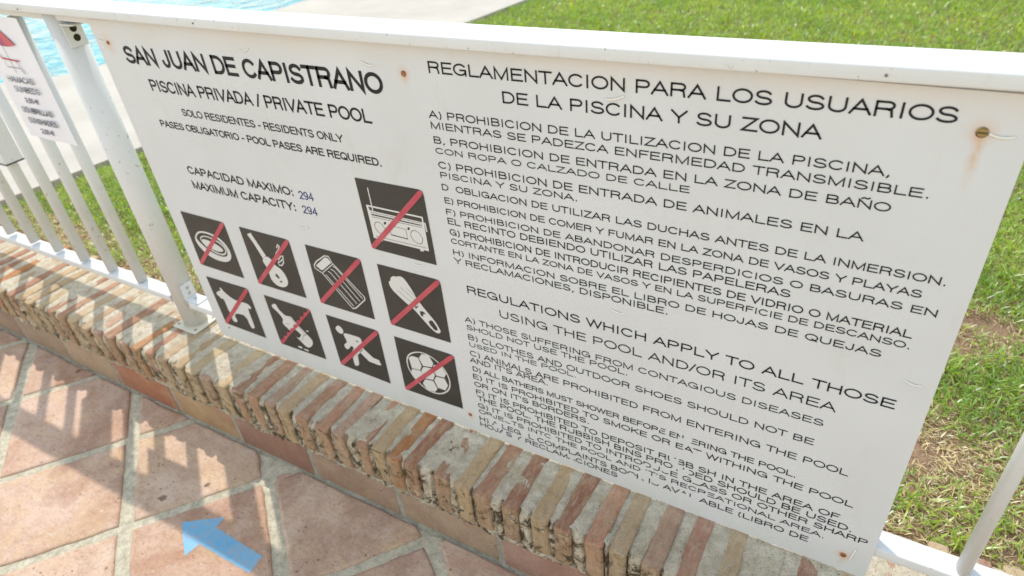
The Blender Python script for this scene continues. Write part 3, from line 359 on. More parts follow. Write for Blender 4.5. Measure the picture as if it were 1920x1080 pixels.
# ---------------- low brick wall ----------------
wall=thing('brick_wall','low wall of brick on edge carrying the white fence, terracotta skirting along its foot','wall',(0,0,0))
ZW=.2205; YF=-.1275; YB=.135; PIT=.0588
bm=bmesh.new(); box_bm(bm,-60,60,YF+.012,YB-.004,-.02,.2105); obj('wall_core',bm_mesh('wall_core',bm),MORTAR,wall)
BC=[(.42,.20,.13),(.36,.16,.105),(.50,.33,.21),(.45,.225,.15),(.50,.36,.23),(.40,.205,.155),(.55,.41,.25),(.47,.19,.075),(.46,.28,.21),(.50,.34,.20)]
BCF=[(.42,.29,.17),(.38,.24,.15),(.40,.26,.16),(.33,.17,.10),(.44,.33,.20)]
def brick_mesh(seed,w,y0,y1,z0,z1):
    r=random.Random(seed)
    # profile in the y z plane (front arris rounded), three stations across
    rr=r.uniform(.002,.0045)
    pr=[(y1,z0),(y1,z1-.004),(y1-.004,z1)]
    for y in np.linspace(y1-.03,y0+rr+.02,4): pr.append((y,z1+r.uniform(-.0012,.0012)))
    for a in (0,30,60,90): pr.append((y0+rr-rr*math.sin(R(a)),z1-rr+rr*math.cos(R(a))))
    for z in np.linspace(z1-rr-.02,z0+.01,3): pr.append((y0+r.uniform(-.001,.001),z))
    pr.append((y0,z0))
    st=[(-w/2,.0035),(-w/2+.0035,0),(0,-.0006),(w/2-.0035,0),(w/2,.0035)]
    V=[];n=len(pr)
    ph=r.uniform(0,100); bend=r.uniform(-.0015,.0015)
    for x,ins in st:
        for k,(y,z) in enumerate(pr):
            jy=noise.noise(Vector((x*40+ph,y*22,z*22)))*.0020
            jx=noise.noise(Vector((ph,y*30,z*30+9)))*.0022+bend*math.sin(y*25)
            yy=y+(ins if k>=7 else 0)+(jy if k>=7 else 0)-(ins if k<2 else 0)
            zz=z-(ins if 2<=k<=9 else 0)+(jy if 2<=k<=9 else 0)
            V.append((x+jx,yy,zz))
    F=[]
    for s in range(len(st)-1):
        for k in range(n-1): F.append((s*n+k,(s+1)*n+k,(s+1)*n+k+1,s*n+k+1))
    F.append(tuple(range(n))[::-1]); F.append(tuple((len(st)-1)*n+k for k in range(n)))
    me=mesh('brick',V,F,True)
    bm=bmesh.new(); bm.from_mesh(me); bmesh.ops.recalc_face_normals(bm,faces=bm.faces[:]); bm.to_mesh(me); bm.free()
    me.set_sharp_from_angle(angle=R(32)); return me
BW=[]
FX=[.5336,.627,.6738,.7454,.8034,.8531,.9126,.9759,1.0289,1.0917,1.1376,1.2014]
def nearest_snap(x):
    for f in FX:
        if abs(f-x)<.03: return f
    return x
k=0; bx=[]
xx=FX[0]
while xx>-2.9: xx-=PIT*random.uniform(.9,1.1); bx.append(xx)
bx=bx[::-1]+FX+[.580]; xx=FX[-1]
while xx<2.55: xx+=PIT*random.uniform(.92,1.1); bx.append(xx)
bx.sort(); snap=[]
for x in bx:
    if snap and x-snap[-1]<.043: continue
    snap.append(x)
for k,x in enumerate(snap):
    r=random.Random(k*13+5)
    gap=min((snap[k+1]-x) if k+1<len(snap) else .058,(x-snap[k-1]) if k else .058)
    w=min(r.uniform(.031,.040),gap-.010)
    BW.append((x,w))
    me=brick_mesh(k,w,YF+r.uniform(-.0030,.0015),YB+r.uniform(-.008,.01),(.1165+r.uniform(-.003,.004)),ZW+r.uniform(-.0022,.0022))
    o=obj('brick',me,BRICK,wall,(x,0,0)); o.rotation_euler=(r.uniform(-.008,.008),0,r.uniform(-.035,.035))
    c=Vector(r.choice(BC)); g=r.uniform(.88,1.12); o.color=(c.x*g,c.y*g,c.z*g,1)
# mortar: one lumpy sheet over the top and down the front, sunk beside each brick
EDG=np.array(sorted([x-w/2 for x,w in BW]+[x+w/2 for x,w in BW]))
def mortar_sheet():
    xs=np.arange(-2.9,2.6,.0032)
    prof=[(YB,.19),(YB,.205),(YB-.004,.2150)]
    prof+=[(y,.2194) for y in np.linspace(YB-.012,YF+.014,20)]
    prof+=[(YF+.010,.2155),(YF+.0060,.2105)]+[(YF+.0040,z) for z in np.linspace(.203,.100,14)]
    n=len(prof); V=[];F=[]
    for x in xs:
        e=float(np.min(np.abs(EDG-x))); gv=max(0.,1-e/.0045)
        for k,(y,z) in enumerate(prof):
            a=noise.fractal(Vector((x*24,y*24,z*24)),.8,2.1,4); b=noise.noise(Vector((x*9+5,y*9,z*9))); c=noise.noise(Vector((x*30,y*14,z*14+7)))
            d=a*.0028+b*.0022-gv*((.0045 if k>22 else .0030) if c>(-.15 if k>22 else .05) else .0004)
            if k<3: V.append((x,y+d,z))
            elif k<23: V.append((x,y,z+d*.8))
            else: V.append((x,y-d*1.6-.0007+(gv*.007 if c>-.35 else 0),z+(d if k<25 else 0)))
    for i in range(len(xs)-1):
        for k in range(n-1): F.append((i*n+k,i*n+k+1,(i+1)*n+k+1,(i+1)*n+k))
    return mesh('mortar',V,F,True)
obj('mortar',mortar_sheet(),MORTAR,wall)
# skirting tiles along the foot
sk=[-.99,-.72,-.462,-.189,.065,.335,.6075,.876]
sk=[-.99-.2665*i for i in range(8,0,-1)]+sk+[.876+.2665*i for i in range(1,7)]
SKC=[(.27,.195,.135),(.24,.165,.12),(.29,.215,.155),(.26,.18,.13)]
special={-.72:(.34,.24,.16),-.462:(.33,.135,.075),-.189:(.36,.235,.125),.065:(.20,.10,.07),.335:(.27,.185,.135),.6075:(.28,.205,.14),.876:(.27,.15,.12)}
bm=bmesh.new()
for k in range(len(sk)-1):
    x0,x1=sk[k]+.0075,sk[k+1]-.0075; r=random.Random(k+70)
    y0=-.1235+r.uniform(-.002,.002); ztop=.1075+r.uniform(-.003,.003)
    bm2=bmesh.new(); box_bm(bm2,-(x1-x0)/2,(x1-x0)/2,y0,y0+.013,.003,ztop,.0025,2)
    for v in bm2.verts:
        v.co.y+=noise.noise(Vector((v.co.x*9+k*5,v.co.z*9,0)))*.002; v.co.z+=noise.noise(Vector((v.co.x*12+k,v.co.z*9,3)))*.002
    skm=bm_mesh('skirting_tile',bm2,True); skm.set_sharp_from_angle(angle=R(35))
    o=obj('skirting_tile',skm,SKIRT,wall,((x0+x1)/2,0,0)); o.rotation_euler=(r.uniform(-.02,.02),r.uniform(-.006,.006),r.uniform(-.006,.006))
    c=SKC[k%4]
    for s,cc in special.items():
        if abs(sk[k]-s)<.01: c=cc
    if abs(sk[k]+.29)<.2 and False: pass
    o.color=(*c,1)
# seam mortar: a ragged fillet along the foot and behind/above the skirting
def seam(name,yf,zf,amp,mat):
    xs=np.arange(-3,2.6,.007); V=[];F=[]
    for x in xs:
        a=noise.fractal(Vector((x*14,3.3,yf*50)),.8,2,4); b=noise.noise(Vector((x*60,1,9)))
        yo=yf-amp*(.5+.55*a+.25*b); 
        V+= [(x,yo,zf-.0005),(x,yo*.35+yf*.65,zf+amp*.16+.0012*b),(x,yf+.002,zf+amp*.35*(1+a)),(x,yf+.016,zf+amp*.4)]
    for i in range(len(xs)-1):
        for k in range(3): F.append((i*4+k,(i+1)*4+k,(i+1)*4+k+1,i*4+k+1))
    return obj(name,mesh(name,V,F,True),mat,wall)
seam('foot_mortar',-.1235,.0015,.013,mortar_mat('darker_mortar',.6,(.50,.47,.38),(.34,.31,.24)))  # foot seam in a darker mortar tone than the wall
seam('skirting_bed_mortar',-.1200,.1085,.009,MORTAR)
bm=bmesh.new()
for s in sk: box_bm(bm,s-.0095,s+.0095,-.1222,-.105,.0,.107,.002,1)
obj('joint_mortar',bm_mesh('joint_mortar',bm),PALEJ,wall)

# ---------------- fence ----------------
fence=thing('pool_fence','white painted metal railing with flattened upright bars along the top of the brick wall','fence',(0,0,.2205))
FZ=-.2205
def sag(x): return 1.0738+.006*(x-.85)**2
def rail_mesh(x0,x1,y0,y1,ztop,zbot,rad,name,n=70):
    pr=[]
    for cy,cz,a0 in ((y1-rad,0,0),(y0+rad,0,90),(y0+rad,1,180),(y1-rad,1,270)):
        for a in (0,30,60,90):
            t=R(a0+a); pr.append((cy+rad*math.cos(t), cz, rad*math.sin(t)))
    V=[];m=len(pr);F=[]
    for i in range(n+1):
        x=x0+(x1-x0)*i/n
        for (y,c,dz) in pr:
            z=(ztop(x)-rad+dz) if c==0 else (zbot(x)+rad+dz)
            V.append((x,y,z))
    for i in range(n):
        for k in range(m): F.append((i*m+k,i*m+(k+1)%m,(i+1)*m+(k+1)%m,(i+1)*m+k))
    F.append(tuple(range(m))); F.append(tuple(n*m+k for k in range(m))[::-1])
    me=mesh(name,V,F,True); bm=bmesh.new(); bm.from_mesh(me); bmesh.ops.recalc_face_normals(bm,faces=bm.faces[:]); bm.to_mesh(me); bm.free()
    me.set_sharp_from_angle(angle=R(50)); return me
obj('top_rail',rail_mesh(-2.4,2.9,-.015,.056,sag,lambda x:sag(x)-.0178,.003,'top_rail'),PAINT,fence,(0,0,FZ))
obj('upper_rail',rail_mesh(-2.4,2.9,.005,.041,lambda x:sag(x)-.0178,lambda x:sag(x)-.0345,.002,'upper_rail'),PAINT,fence,(0,0,FZ))
for a,b in ((-2.35,-.226),(-.149,2.85)):
    obj('bottom_rail',rail_mesh(a,b,.003,.043,lambda x:.3195,lambda x:.2985,.003,'bottom_rail',4),PAINT,fence,(0,0,FZ))
bm=bmesh.new(); m0=[];m1=[]; nb_=24          # flattened tube, narrow face to the viewer
for i in range(nb_):
    a=2*math.pi*i/nb_; c,q=math.cos(a),math.sin(a); px=.0092*math.copysign(abs(c)**.72,c); py=.0148*math.copysign(abs(q)**.72,q)
    m0.append(bm.verts.new((px,py,.3190))); m1.append(bm.verts.new((px,py,1.0400)))
for i in range(nb_):
    f=bm.faces.new((m0[i],m0[(i+1)%nb_],m1[(i+1)%nb_],m1[i])); f.smooth=True
bm.faces.new(m1); bm.faces.new(m0[::-1]); bar=bm_mesh('baluster',bm)
bars=[-.369-.138*i for i in range(14)]+[-.015+.138*i for i in range(20)]
for x in bars:
    s=sag(x)-.0345-1.040+.0005
    o=obj('baluster',bar,PAINT,fence,(x,.022,FZ))
    o.scale=(1,1,1) ; o.location.z=FZ+s*.5
for x in (-.192,):
    bm=bmesh.new(); cyl_bm(bm,x,.026,.2265,sag(x)-.0182,.0310,40); po=obj('post',bm_mesh('post',bm),PAINT,fence,(0,0,FZ))
    bm=bmesh.new(); box_bm(bm,x-.047,x+.047,-.017,.069,.2222,.2280,.0022,2); AGED=plain('aged_cream_paint',(.60,.57,.48),.6,.2); bp=obj('base_plate',bm_mesh('base_plate',bm),AGED,po)
    bm=bmesh.new(); cyl_bm(bm,0,0,.2268,.2285,.0040,10); bme=bm_mesh('bolt',bm)
    for dx,dy in ((-.035,-.004),(.035,-.004),(-.035,.056),(.035,.056)): obj('bolt',bme,RUSTM,po,(x+dx,dy,0))
    # collar of old paint/weld at the foot
    bm=bmesh.new(); cyl_bm(bm,x,.026,.2270,.2303,.0332,30); obj('weld_bead',bm_mesh('weld_bead',bm),plain('aged_paint',(.50,.47,.34),.7),po)
    # lower angle bracket: upright leg against the post, flat leg on the bottom rail
    bm=bmesh.new(); box_bm(bm,x+.0295,x+.0325,.006,.042,.3195,.366,.001,1); box_bm(bm,x+.0295,x+.082,.006,.042,.3198,.3232,.001,1)
    br=obj('angle_bracket',bm_mesh('angle_bracket',bm),PAINT,fence,(0,0,FZ))
    bm=bmesh.new()
    for z in (.336,.352): box_bm(bm,x+.0322,x+.0335,.020,.028,z-.004,z+.004,.001,1)
    for xx in (x+.052,x+.066): box_bm(bm,xx-.004,xx+.004,.020,.028,.3230,.3240,.001,1)
    obj('screw',bm_mesh('screw',bm),plain('grey_screw',(.42,.42,.40),.5,.4,.5),br)
    # upper bracket with two dark slots
    bm=bmesh.new(); box_bm(bm,x+.0295,x+.0325,.004,.045,.989,1.040,.001,1); box_bm(bm,x+.0280,x+.075,.002,.044,1.0365,1.0398,.001,1)
    ub_=obj('angle_bracket',bm_mesh('angle_bracket',bm),PAINT,fence,(0,0,FZ))
    bm=bmesh.new()
    for z in (1.026,1.007):
        cyl_bm(bm,0,0,-.0006,.0006,.0075,14,'y')
        for v in bm.verts:
            if not v.tag: v.co=Vector((x+.0327+v.co.y,.025+v.co.x,z+v.co.z)); v.tag=True
    obj('screw_hole',bm_mesh('screw_hole',bm),plain('dark_hole',(.03,.028,.015),.8,.1),ub_)
bm=bmesh.new(); box_bm(bm,-.835,-.752,-.004,.046,.631,1.0395,.0025,2); lk=obj('lock_case',bm_mesh('lock_case',bm),PAINT,fence,(0,0,FZ))
bm=bmesh.new(); box_bm(bm,-.836,-.751,-.0055,.0475,.628,.6325,.001,1); obj('shade_strip',bm_mesh('shade_strip',bm),plain('painted_shade',(.06,.065,.07),.7),lk)  # dark strip standing in for the shadow along the case's lower edge
# small screws under the left part of the top rail
for (x,z) in ((-.345,1.0705),(-.262,1.0695),(.30,1.067),(1.38,1.0655)):
    bm=bmesh.new(); cyl_bm(bm,x,z,-.0164,-.0150,.0016,8,'y'); obj('rivet',bm_mesh('rivet',bm),plain('dark_rivet',(.18,.14,.11),.6),fence,(0,0,FZ))

# ---------------- information sign ----------------
sign=thing('information_sign','large white pool rules board with black lettering and nine dark pictograms, screwed to the fence','sign',(0,0,.2205))
SZ=(0,0,-.2205)
def board():
    c=[(-.0435,.2460),(1.5225,.2385),(1.5205,1.0525),(-.0475,1.0558)]
    bm=bmesh.new(); nx=40
    def rounded(pts,rad,seg=3):
        out=[]
        for i,p in enumerate(pts):
            a=Vector(pts[i-1]);b=Vector(p);d=Vector(pts[(i+1)%4]); u=(a-b).normalized();v=(d-b).normalized()
            for t in np.linspace(0,1,seg+1):
                out.append(b+u*rad*(1-t)**2+v*rad*t**2)
        return out
    P=rounded(c,.006); f=[bm.verts.new((p.x,0,p.y)) for p in P]; g=[bm.verts.new((p.x,.0032,p.y)) for p in P]; n=len(P)
    bm.faces.new(f); bm.faces.new(g[::-1])
    for i in range(n): bm.faces.new((f[i],g[i],g[(i+1)%n],f[(i+1)%n]))
    bmesh.ops.recalc_face_normals(bm,faces=bm.faces[:]); return bm_mesh('board',bm)
obj('board',board(),SIGNM,sign,SZ)

def arc(cx,cy,rx,ry,a0,a1,n=9):
    return [(cx+rx*math.cos(R(a0+(a1-a0)*i/n)),cy+ry*math.sin(R(a0+(a1-a0)*i/n))) for i in range(n+1)]
def pr_bowl(x,w,t,b): # bowl from (x,t) round to (x,b)
    ry=(t-b)/2; return [(x,t),(w-ry*.95,t)]+arc(w-ry*.95,b+ry,ry*.95,ry,90,-90,8)[1:]+[(x,b)]
G={
' ':(.40,[]),
'A':(.96,[[(.03,0),(.48,1),(.93,0)],[(.175,.33),(.785,.33)]]),
'B':(.94,[[(.12,0),(.12,1)],pr_bowl(.12,.80,1,.53),pr_bowl(.12,.86,.53,0)]),
'C':(1.0,[arc(.52,.5,.45,.5,42,318,16)]),
'D':(1.0,[[(.12,0),(.12,1)],[(.12,1),(.45,1)]+arc(.45,.5,.47,.5,90,-90,12)[1:]+[(.12,0)]]),
'E':(.90,[[(.82,1),(.12,1),(.12,0),(.84,0)],[(.12,.53),(.76,.53)]]),
'F':(.84,[[(.80,1),(.12,1),(.12,0)],[(.12,.52),(.70,.52)]]),
'G':(1.08,[arc(.54,.5,.47,.5,42,330,16)+[(.96,.46),(.57,.46)],[(.96,.46),(.97,0)]]),
'H':(1.0,[[(.12,0),(.12,1)],[(.88,0),(.88,1)],[(.12,.53),(.88,.53)]]),
'I':(.36,[[(.18,0),(.18,1)]]),
'J':(.72,[[(.58,1),(.58,.30)]+arc(.33,.30,.25,.30,0,-180,9)[1:]]),
'K':(.94,[[(.12,0),(.12,1)],[(.86,1),(.12,.38)],[(.36,.58),(.89,0)]]),
'L':(.80,[[(.12,1),(.12,0),(.76,0)]]),
'M':(1.16,[[(.12,0),(.12,1),(.58,0),(1.04,1),(1.04,0)]]),
'N':(1.0,[[(.12,0),(.12,1),(.88,0),(.88,1)]]),
'O':(1.08,[arc(.54,.5,.48,.5,0,360,20)]),
'P':(.92,[[(.12,0),(.12,1)],pr_bowl(.12,.84,1,.46)]),
'Q':(1.08,[arc(.54,.5,.48,.5,0,360,20),[(.60,.26),(.98,-.04)]]),
'R':(1.0,[[(.12,0),(.12,1)],pr_bowl(.12,.88,1,.50),[(.60,.50),(.80,.42),(.86,.0)]]),
'S':(.92,[arc(.46,.745,.34,.255,22,270,10)+arc(.46,.25,.39,.25,90,-158,10)]),
'T':(.84,[[(.02,1),(.82,1)],[(.42,1),(.42,0)]]),
'U':(1.0,[[(.12,1),(.12,.36)]+arc(.5,.36,.38,.36,180,360,12)[1:]+[(.88,1)]]),
'V':(.92,[[(.03,1),(.46,0),(.89,1)]]),
'W':(1.30,[[(.03,1),(.35,0),(.65,1),(.95,0),(1.27,1)]]),
'X':(.92,[[(.05,0),(.87,1)],[(.05,1),(.87,0)]]),
'Y':(.92,[[(.03,1),(.46,.43),(.89,1)],[(.46,.43),(.46,0)]]),
'Z':(.86,[[(.06,1),(.80,1),(.05,0),(.82,0)]]),
'.':(.36,[[(.18,0),(.18,.07)]]), ',':(.36,[[(.20,.07),(.20,-.02),(.12,-.17)]]),
"'":(.26,[[(.13,1),(.13,.72)]]), ':':(.36,[[(.18,0),(.18,.07)],[(.18,.6),(.18,.67)]]),
'-':(.46,[[(.07,.38),(.39,.38)]]), '/':(.40,[[(.0,-.02),(.40,1.02)]]),
')':(.44,[arc(-.10,.42,.42,.72,50,-50,8)]), '(':(.44,[arc(.54,.42,.42,.72,130,230,8)]),
'2':(.78,[arc(.38,.70,.30,.30,165,-20,8)+[(.08,0),(.70,0)]]),
'9':(.78,[arc(.38,.68,.29,.32,0,360,14),[(.67,.68),(.62,.30)]+arc(.36,.26,.28,.26,0,-140,6)]),
'4':(.78,[[(.56,0),(.56,1),(.06,.28),(.72,.28)]]),
'3':(.78,[arc(.36,.75,.28,.25,150,-90,8)+arc(.36,.26,.33,.26,85,-150,8)]),
'5':(.78,[[(.66,1),(.20,1),(.12,.52)]+arc(.38,.33,.31,.33,120,-150,9)]),
'0':(.78,[arc(.39,.5,.31,.5,0,360,16)]),
'€':(.86,[arc(.54,.5,.34,.5,50,310,10),[(.03,.6),(.68,.6)],[(.03,.42),(.62,.42)]]),
}
G['Ñ']=(1.0,G['N'][1]+[[(.26,1.17),(.40,1.28),(.60,1.19),(.74,1.30)]])
def ribbon(pts,t,V,F,y):
    n=len(pts); closed=(abs(pts[0][0]-pts[-1][0])+abs(pts[0][1]-pts[-1][1])<1e-7 and n>3)
    P=[Vector(p) for p in pts]
    if closed: P=P[:-1]; n-=1
    L=[];Rr=[]
    for i in range(n):
        a=P[i-1] if (i>0 or closed) else None; b=P[(i+1)%n] if (i<n-1 or closed) else None
        d1=(P[i]-a).normalized() if a is not None else None; d2=(b-P[i]).normalized() if b is not None else None
        if d1 is None: nn=Vector((-d2.y,d2.x)); m=1
        elif d2 is None: nn=Vector((-d1.y,d1.x)); m=1
        else:
            n1=Vector((-d1.y,d1.x)); n2=Vector((-d2.y,d2.x)); s=n1+n2
            if s.length<.2: nn=n1; m=1
            else: nn=s.normalized(); m=min(2.6,1/max(.3,nn.dot(n1)))
        L.append(P[i]+nn*t/2*m); Rr.append(P[i]-nn*t/2*m)
    if not closed:
        for i,j,q in ((0,1,1),(n-1,n-2,1)):
            e=(P[i]-P[j]).normalized()*t*.5; L[i]=L[i]+e; Rr[i]=Rr[i]+e
    b0=len(V)
    for l,r in zip(L,Rr): V.append((l.x,y,l.y)); V.append((r.x,y,r.y))
    for i in range(n if closed else n-1):
        j=(i+1)%n; F.append((b0+2*i,b0+2*i+1,b0+2*j+1,b0+2*j))
def subdiv(pts,step):
    out=[pts[0]]
    for a,b in zip(pts,pts[1:]):
        L=math.dist(a,b); n=max(1,int(L/step))
        for k in range(1,n+1): out.append((a[0]+(b[0]-a[0])*k/n,a[1]+(b[1]-a[1])*k/n))
    return out
# flaked letters: start of line -> {word: [(letter, x0,x1,y0,y1 of the missing bit in the letter box)]}
FLAKE={'D) ALL':{'BEFORE':[(4,.3,1,0,.42),(5,0,.35,.5,1.1)],'ENTERING':[(1,.55,1.1,-.1,.5),(2,-.1,1.1,-.1,1.1),(3,-.1,.22,.1,.95)]},
'E) IT':{'EAT':[(1,-.1,.6,-.1,.28),(2,.3,.7,-.1,.8)]},
'F) IT':{'RUBBISH':[(1,.3,1.1,-.1,.75),(2,-.1,.3,-.1,1.1),(4,-.1,1.1,-.1,1.1)]},
'THE POOL. THE':{'POOL.':[(3,-.1,.2,.0,.3)],'RUBBISH':[(1,-.1,.3,.4,1.1)],'PROVIDED':[(3,-.1,1.1,.15,1.1),(4,-.1,1.1,-.1,.7),(5,-.1,.5,-.1,1.1)]},
'G) IT':{'INTRODUCE':[(5,-.1,.5,.0,.5),(6,-.1,.4,.2,1.1),(7,-.1,1.1,.3,1.1)],'GLASS':[(1,-.1,.3,.15,1.1)]},
'OBJECTS':{'OBJECTS':[(1,-.1,1.1,-.1,.35),(4,-.1,1.1,.35,1.1)],'INTO':[(3,.55,1.1,.2,.8)],"IT'S":[(0,-.1,1.1,-.1,.75)],'RECREATIONAL':[(3,.4,1.1,-.1,.4),(4,-.1,.25,.1,.9)]},
'H) A':{'A':[(0,.3,1.1,-.1,.6)],'LEGAL':[(3,-.1,1.1,-.1,1.1)],'BOOK':[(2,-.1,1.1,-.1,.4),(3,.3,1.1,.2,1.1)],'IS':[(1,-.1,1.1,.35,1.1)],'AVAILABLE':[(2,-.1,1.1,-.1,.6),(3,-.1,1.1,-.1,.3),(4,-.1,1.1,-.1,1.1)]},
'HOJAS':{'HOJAS':[(3,.45,1.1,-.1,.7)],'Y':[(0,-.1,.5,-.1,1.1)],'RECLAMACIONES':[(6,-.1,1.1,.35,1.1)]}}
def flakes(s):
    out={}
    for pre,ws in FLAKE.items():
        if s.startswith(pre):
            for w,l in ws.items():
                i=s.find(w if len(w)>1 else ' '+w+' '); i+= (0 if len(w)>1 else 1)
                if i<0: continue
                for (k,*r) in l: out.setdefault(i+k,[]).append(r)
    return out
def text_line(s,x0,z0,x1,z1,h,t,y,worn=False):
    adv=0; V=[];F=[]
    glyphs=[]
    for ch in s: g=G[ch]; glyphs.append((adv,g)); adv+=g[0]+(.075 if ch!=' ' else .06)
    # ink extent
    def ext_(g,off):
        xs=[p[0] for st in g[1] for p in st]; return (off+min(xs),off+max(xs)) if xs else (off,off)
    t=t*(1.2 if z0>.6 or z0<.1 else 1.02); lo=ext_(glyphs[0][1],0)[0]; hi=ext_(glyphs[-1][1],glyphs[-1][0])[1]
    th=t*h; kx=(x1-x0-th)/(hi-lo)
    fl=flakes(s) if worn else {}
    for gi,(off,g) in enumerate(glyphs):
        for st in g[1]:
            P=[]
            for (px,py) in st:
                u=(off+px-lo)*kx+th/2; v=th/2+py*(h-th)
                X=x0+u; Z=z0+(z1-z0)*(u/(x1-x0))+v; P.append((X,Z))
            if gi in fl:
                gx0=x0+(off-lo)*kx; gw=g[0]*kx
                P=subdiv(P,.0012); run=[]
                for q in P:
                    zb=z0+(z1-z0)*((q[0]-x0)/(x1-x0)); u_=(q[0]-gx0)/gw; v_=(q[1]-zb)/h
                    bad=any(r[0]<=u_<=r[1] and r[2]<=v_<=r[3] for r in fl[gi])
                    if bad:
                        if len(run)>1: ribbon(run,th,V,F,y)
                        run=[]
                    else: run.append(q)
                if len(run)>1: ribbon(run,th,V,F,y)
            else: ribbon(P,th,V,F,y)
    me=mesh('text',V,F); return me
for (s,x0,z0,x1,z1,h,t,c) in D['T']:
    me=text_line(s,x0,z0,x1,z1,h,t,-.0006,worn=(z0<.44 and x0>.7)); obj('lettering',me,BLUEINK if c else INK,sign,SZ)
def flat_poly(pts,y,name):
    bm=bmesh.new(); vs=[bm.verts.new((p[0],y,p[1])) for p in pts]
    es=[bm.edges.new((vs[i],vs[(i+1)%len(vs)])) for i in range(len(vs))]
    bmesh.ops.triangle_fill(bm,edges=es,use_beauty=True)
    for f in bm.faces:
        f.normal_update()
        if f.normal.y>0: f.normal_flip()
    return bm_mesh(name,bm)
MATS={'white':WHITEV,'black':BLACKV}
def corner_round(q,r,n=4,which=(0,1,2,3)):
    out=[]
    for i in range(4):
        b=Vector(q[i]); a=Vector(q[i-1]); d=Vector(q[(i+1)%4]); u=(a-b).normalized(); v=(d-b).normalized()
        rr=r if i in which else .0015
        for k in range(n+1):
            tt=k/n; out.append(tuple(b+u*rr*(1-tt)**2+v*rr*tt**2))
    return out
def chaikin(P):
    out=[]
    for i in range(len(P)):
        a,b=P[i],P[(i+1)%len(P)]; out+=[(a[0]*.75+b[0]*.25,a[1]*.75+b[1]*.25),(a[0]*.25+b[0]*.75,a[1]*.25+b[1]*.75)]
    return out
for nm,q in D['sq'].items():
    jag=(nm=='broken_bottle')
    pg=obj('pictogram',flat_poly(corner_round(q,.012,5,(1,3)),-.0007,'pictogram'),BLACKV,sign,SZ,label='dark square with a white '+nm.replace('_',' ')+' crossed out in red')
    layers={}
    for kind,pts,k in D['pic'][nm]:
        y=-.0008-.00012*k['l']
        V,F=layers.setdefault((k['c'],k['l']),([],[]))
        if kind=='line': ribbon(pts,k['w'],V,F,y)
        else:
            if len(pts)>9 and nm not in ('radio',):
                pts=chaikin(pts)
                if nm in ('swim_ring','football'): pts=chaikin(pts)
            me=flat_poly(pts,y,'t'); b=len(V); V+= [tuple(v.co) for v in me.vertices]; F+=[tuple(b+i for i in p.vertices) for p in me.polygons]; bpy.data.meshes.remove(me)
    for (c,l),(V,F) in layers.items():
        obj('symbol' if c=='white' else 'symbol_detail',mesh('symbol',V,F),MATS[c],pg)
    a=Vector(q[1]); b=Vector(q[3]); d=(b-a).normalized(); n=Vector((-d.y,d.x)); wd=.0051
    a2=a+d*.0035; b2=b-d*.0035
    if jag:
        P=[];r=random.Random(4); m=17
        top=[a2+(b2-a2)*i/m+n*(wd*(.85+r.uniform(-.3,.1))) for i in range(m+1)]; bot=[a2+(b2-a2)*i/m-n*(wd*((.25 if i%2 else 1.25)+r.uniform(-.15,.15))) for i in range(m+1)]
        P=[tuple(p) for p in top]+[tuple(p) for p in bot[::-1]]
    else:
        P=[tuple(a2+n*wd*.55),tuple(a2+d*.006+n*wd),tuple(b2-d*.006+n*wd),tuple(b2+n*wd*.55),tuple(b2-n*wd*.55),tuple(b2-d*.006-n*wd),tuple(a2+d*.006-n*wd),tuple(a2-n*wd*.55)]
    obj('red_bar',flat_poly(P,-.0017,'red_bar'),RED,pg)
for key,(x,z) in scr.items():
    r={'c':.0058,'a':.0046,'b':.0038,'d':.0040,'e':.0048,'f':.0024}[key]
    bm=bmesh.new(); cyl_bm(bm,x,z,-.0022,.001,r,18,'y')
    bmesh.ops.bevel(bm,geom=[e for e in bm.edges if all(v.co.y<-.002 for v in e.verts)],offset=.0012,segments=2,affect='EDGES')
    o=obj('screw_head',bm_mesh('screw_head',bm),BRASS if key=='c' else RUSTM,sign,SZ)
    if key in 'ce':
        bm=bmesh.new(); box_bm(bm,x-r*.7,x+r*.7,-.0026,-.002,z-.0007,z+.0007,0); obj('screw_slot',bm_mesh('screw_slot',bm),plain('dark_slot',(.05,.03,.02),.8),o)
for i,(x,z) in enumerate(D['ties']):
    V=[];F=[]; r=random.Random(i); n=8; ang=r.uniform(-.25,.25); L=.010+.004*r.random()
    if i==7: ang=1.45; L=.016
    pts=[]
    for k in range(n+1):
        t=k/n*2-1; px=x+math.cos(ang)*t*L+math.sin(ang)*(t*t-1)*.0015; pz=z+math.sin(ang)*t*L-(1-t*t)*.0022; py=-.0004-.0009*(1-t*t)
        pts.append((px,py,pz))
    for k,(px,py,pz) in enumerate(pts):
        for a in range(6):
            q=2*math.pi*a/6; V.append((px-math.sin(ang)*math.cos(q)*.0014,py+math.sin(q)*.0005,pz+math.cos(ang)*math.cos(q)*.0014))
    for k in range(n):
        for a in range(6): F.append((k*6+a,k*6+(a+1)%6,(k+1)*6+(a+1)%6,(k+1)*6+a))
    obj('cable_tie',mesh('cable_tie',V,F,True),CLEAR,sign,SZ)

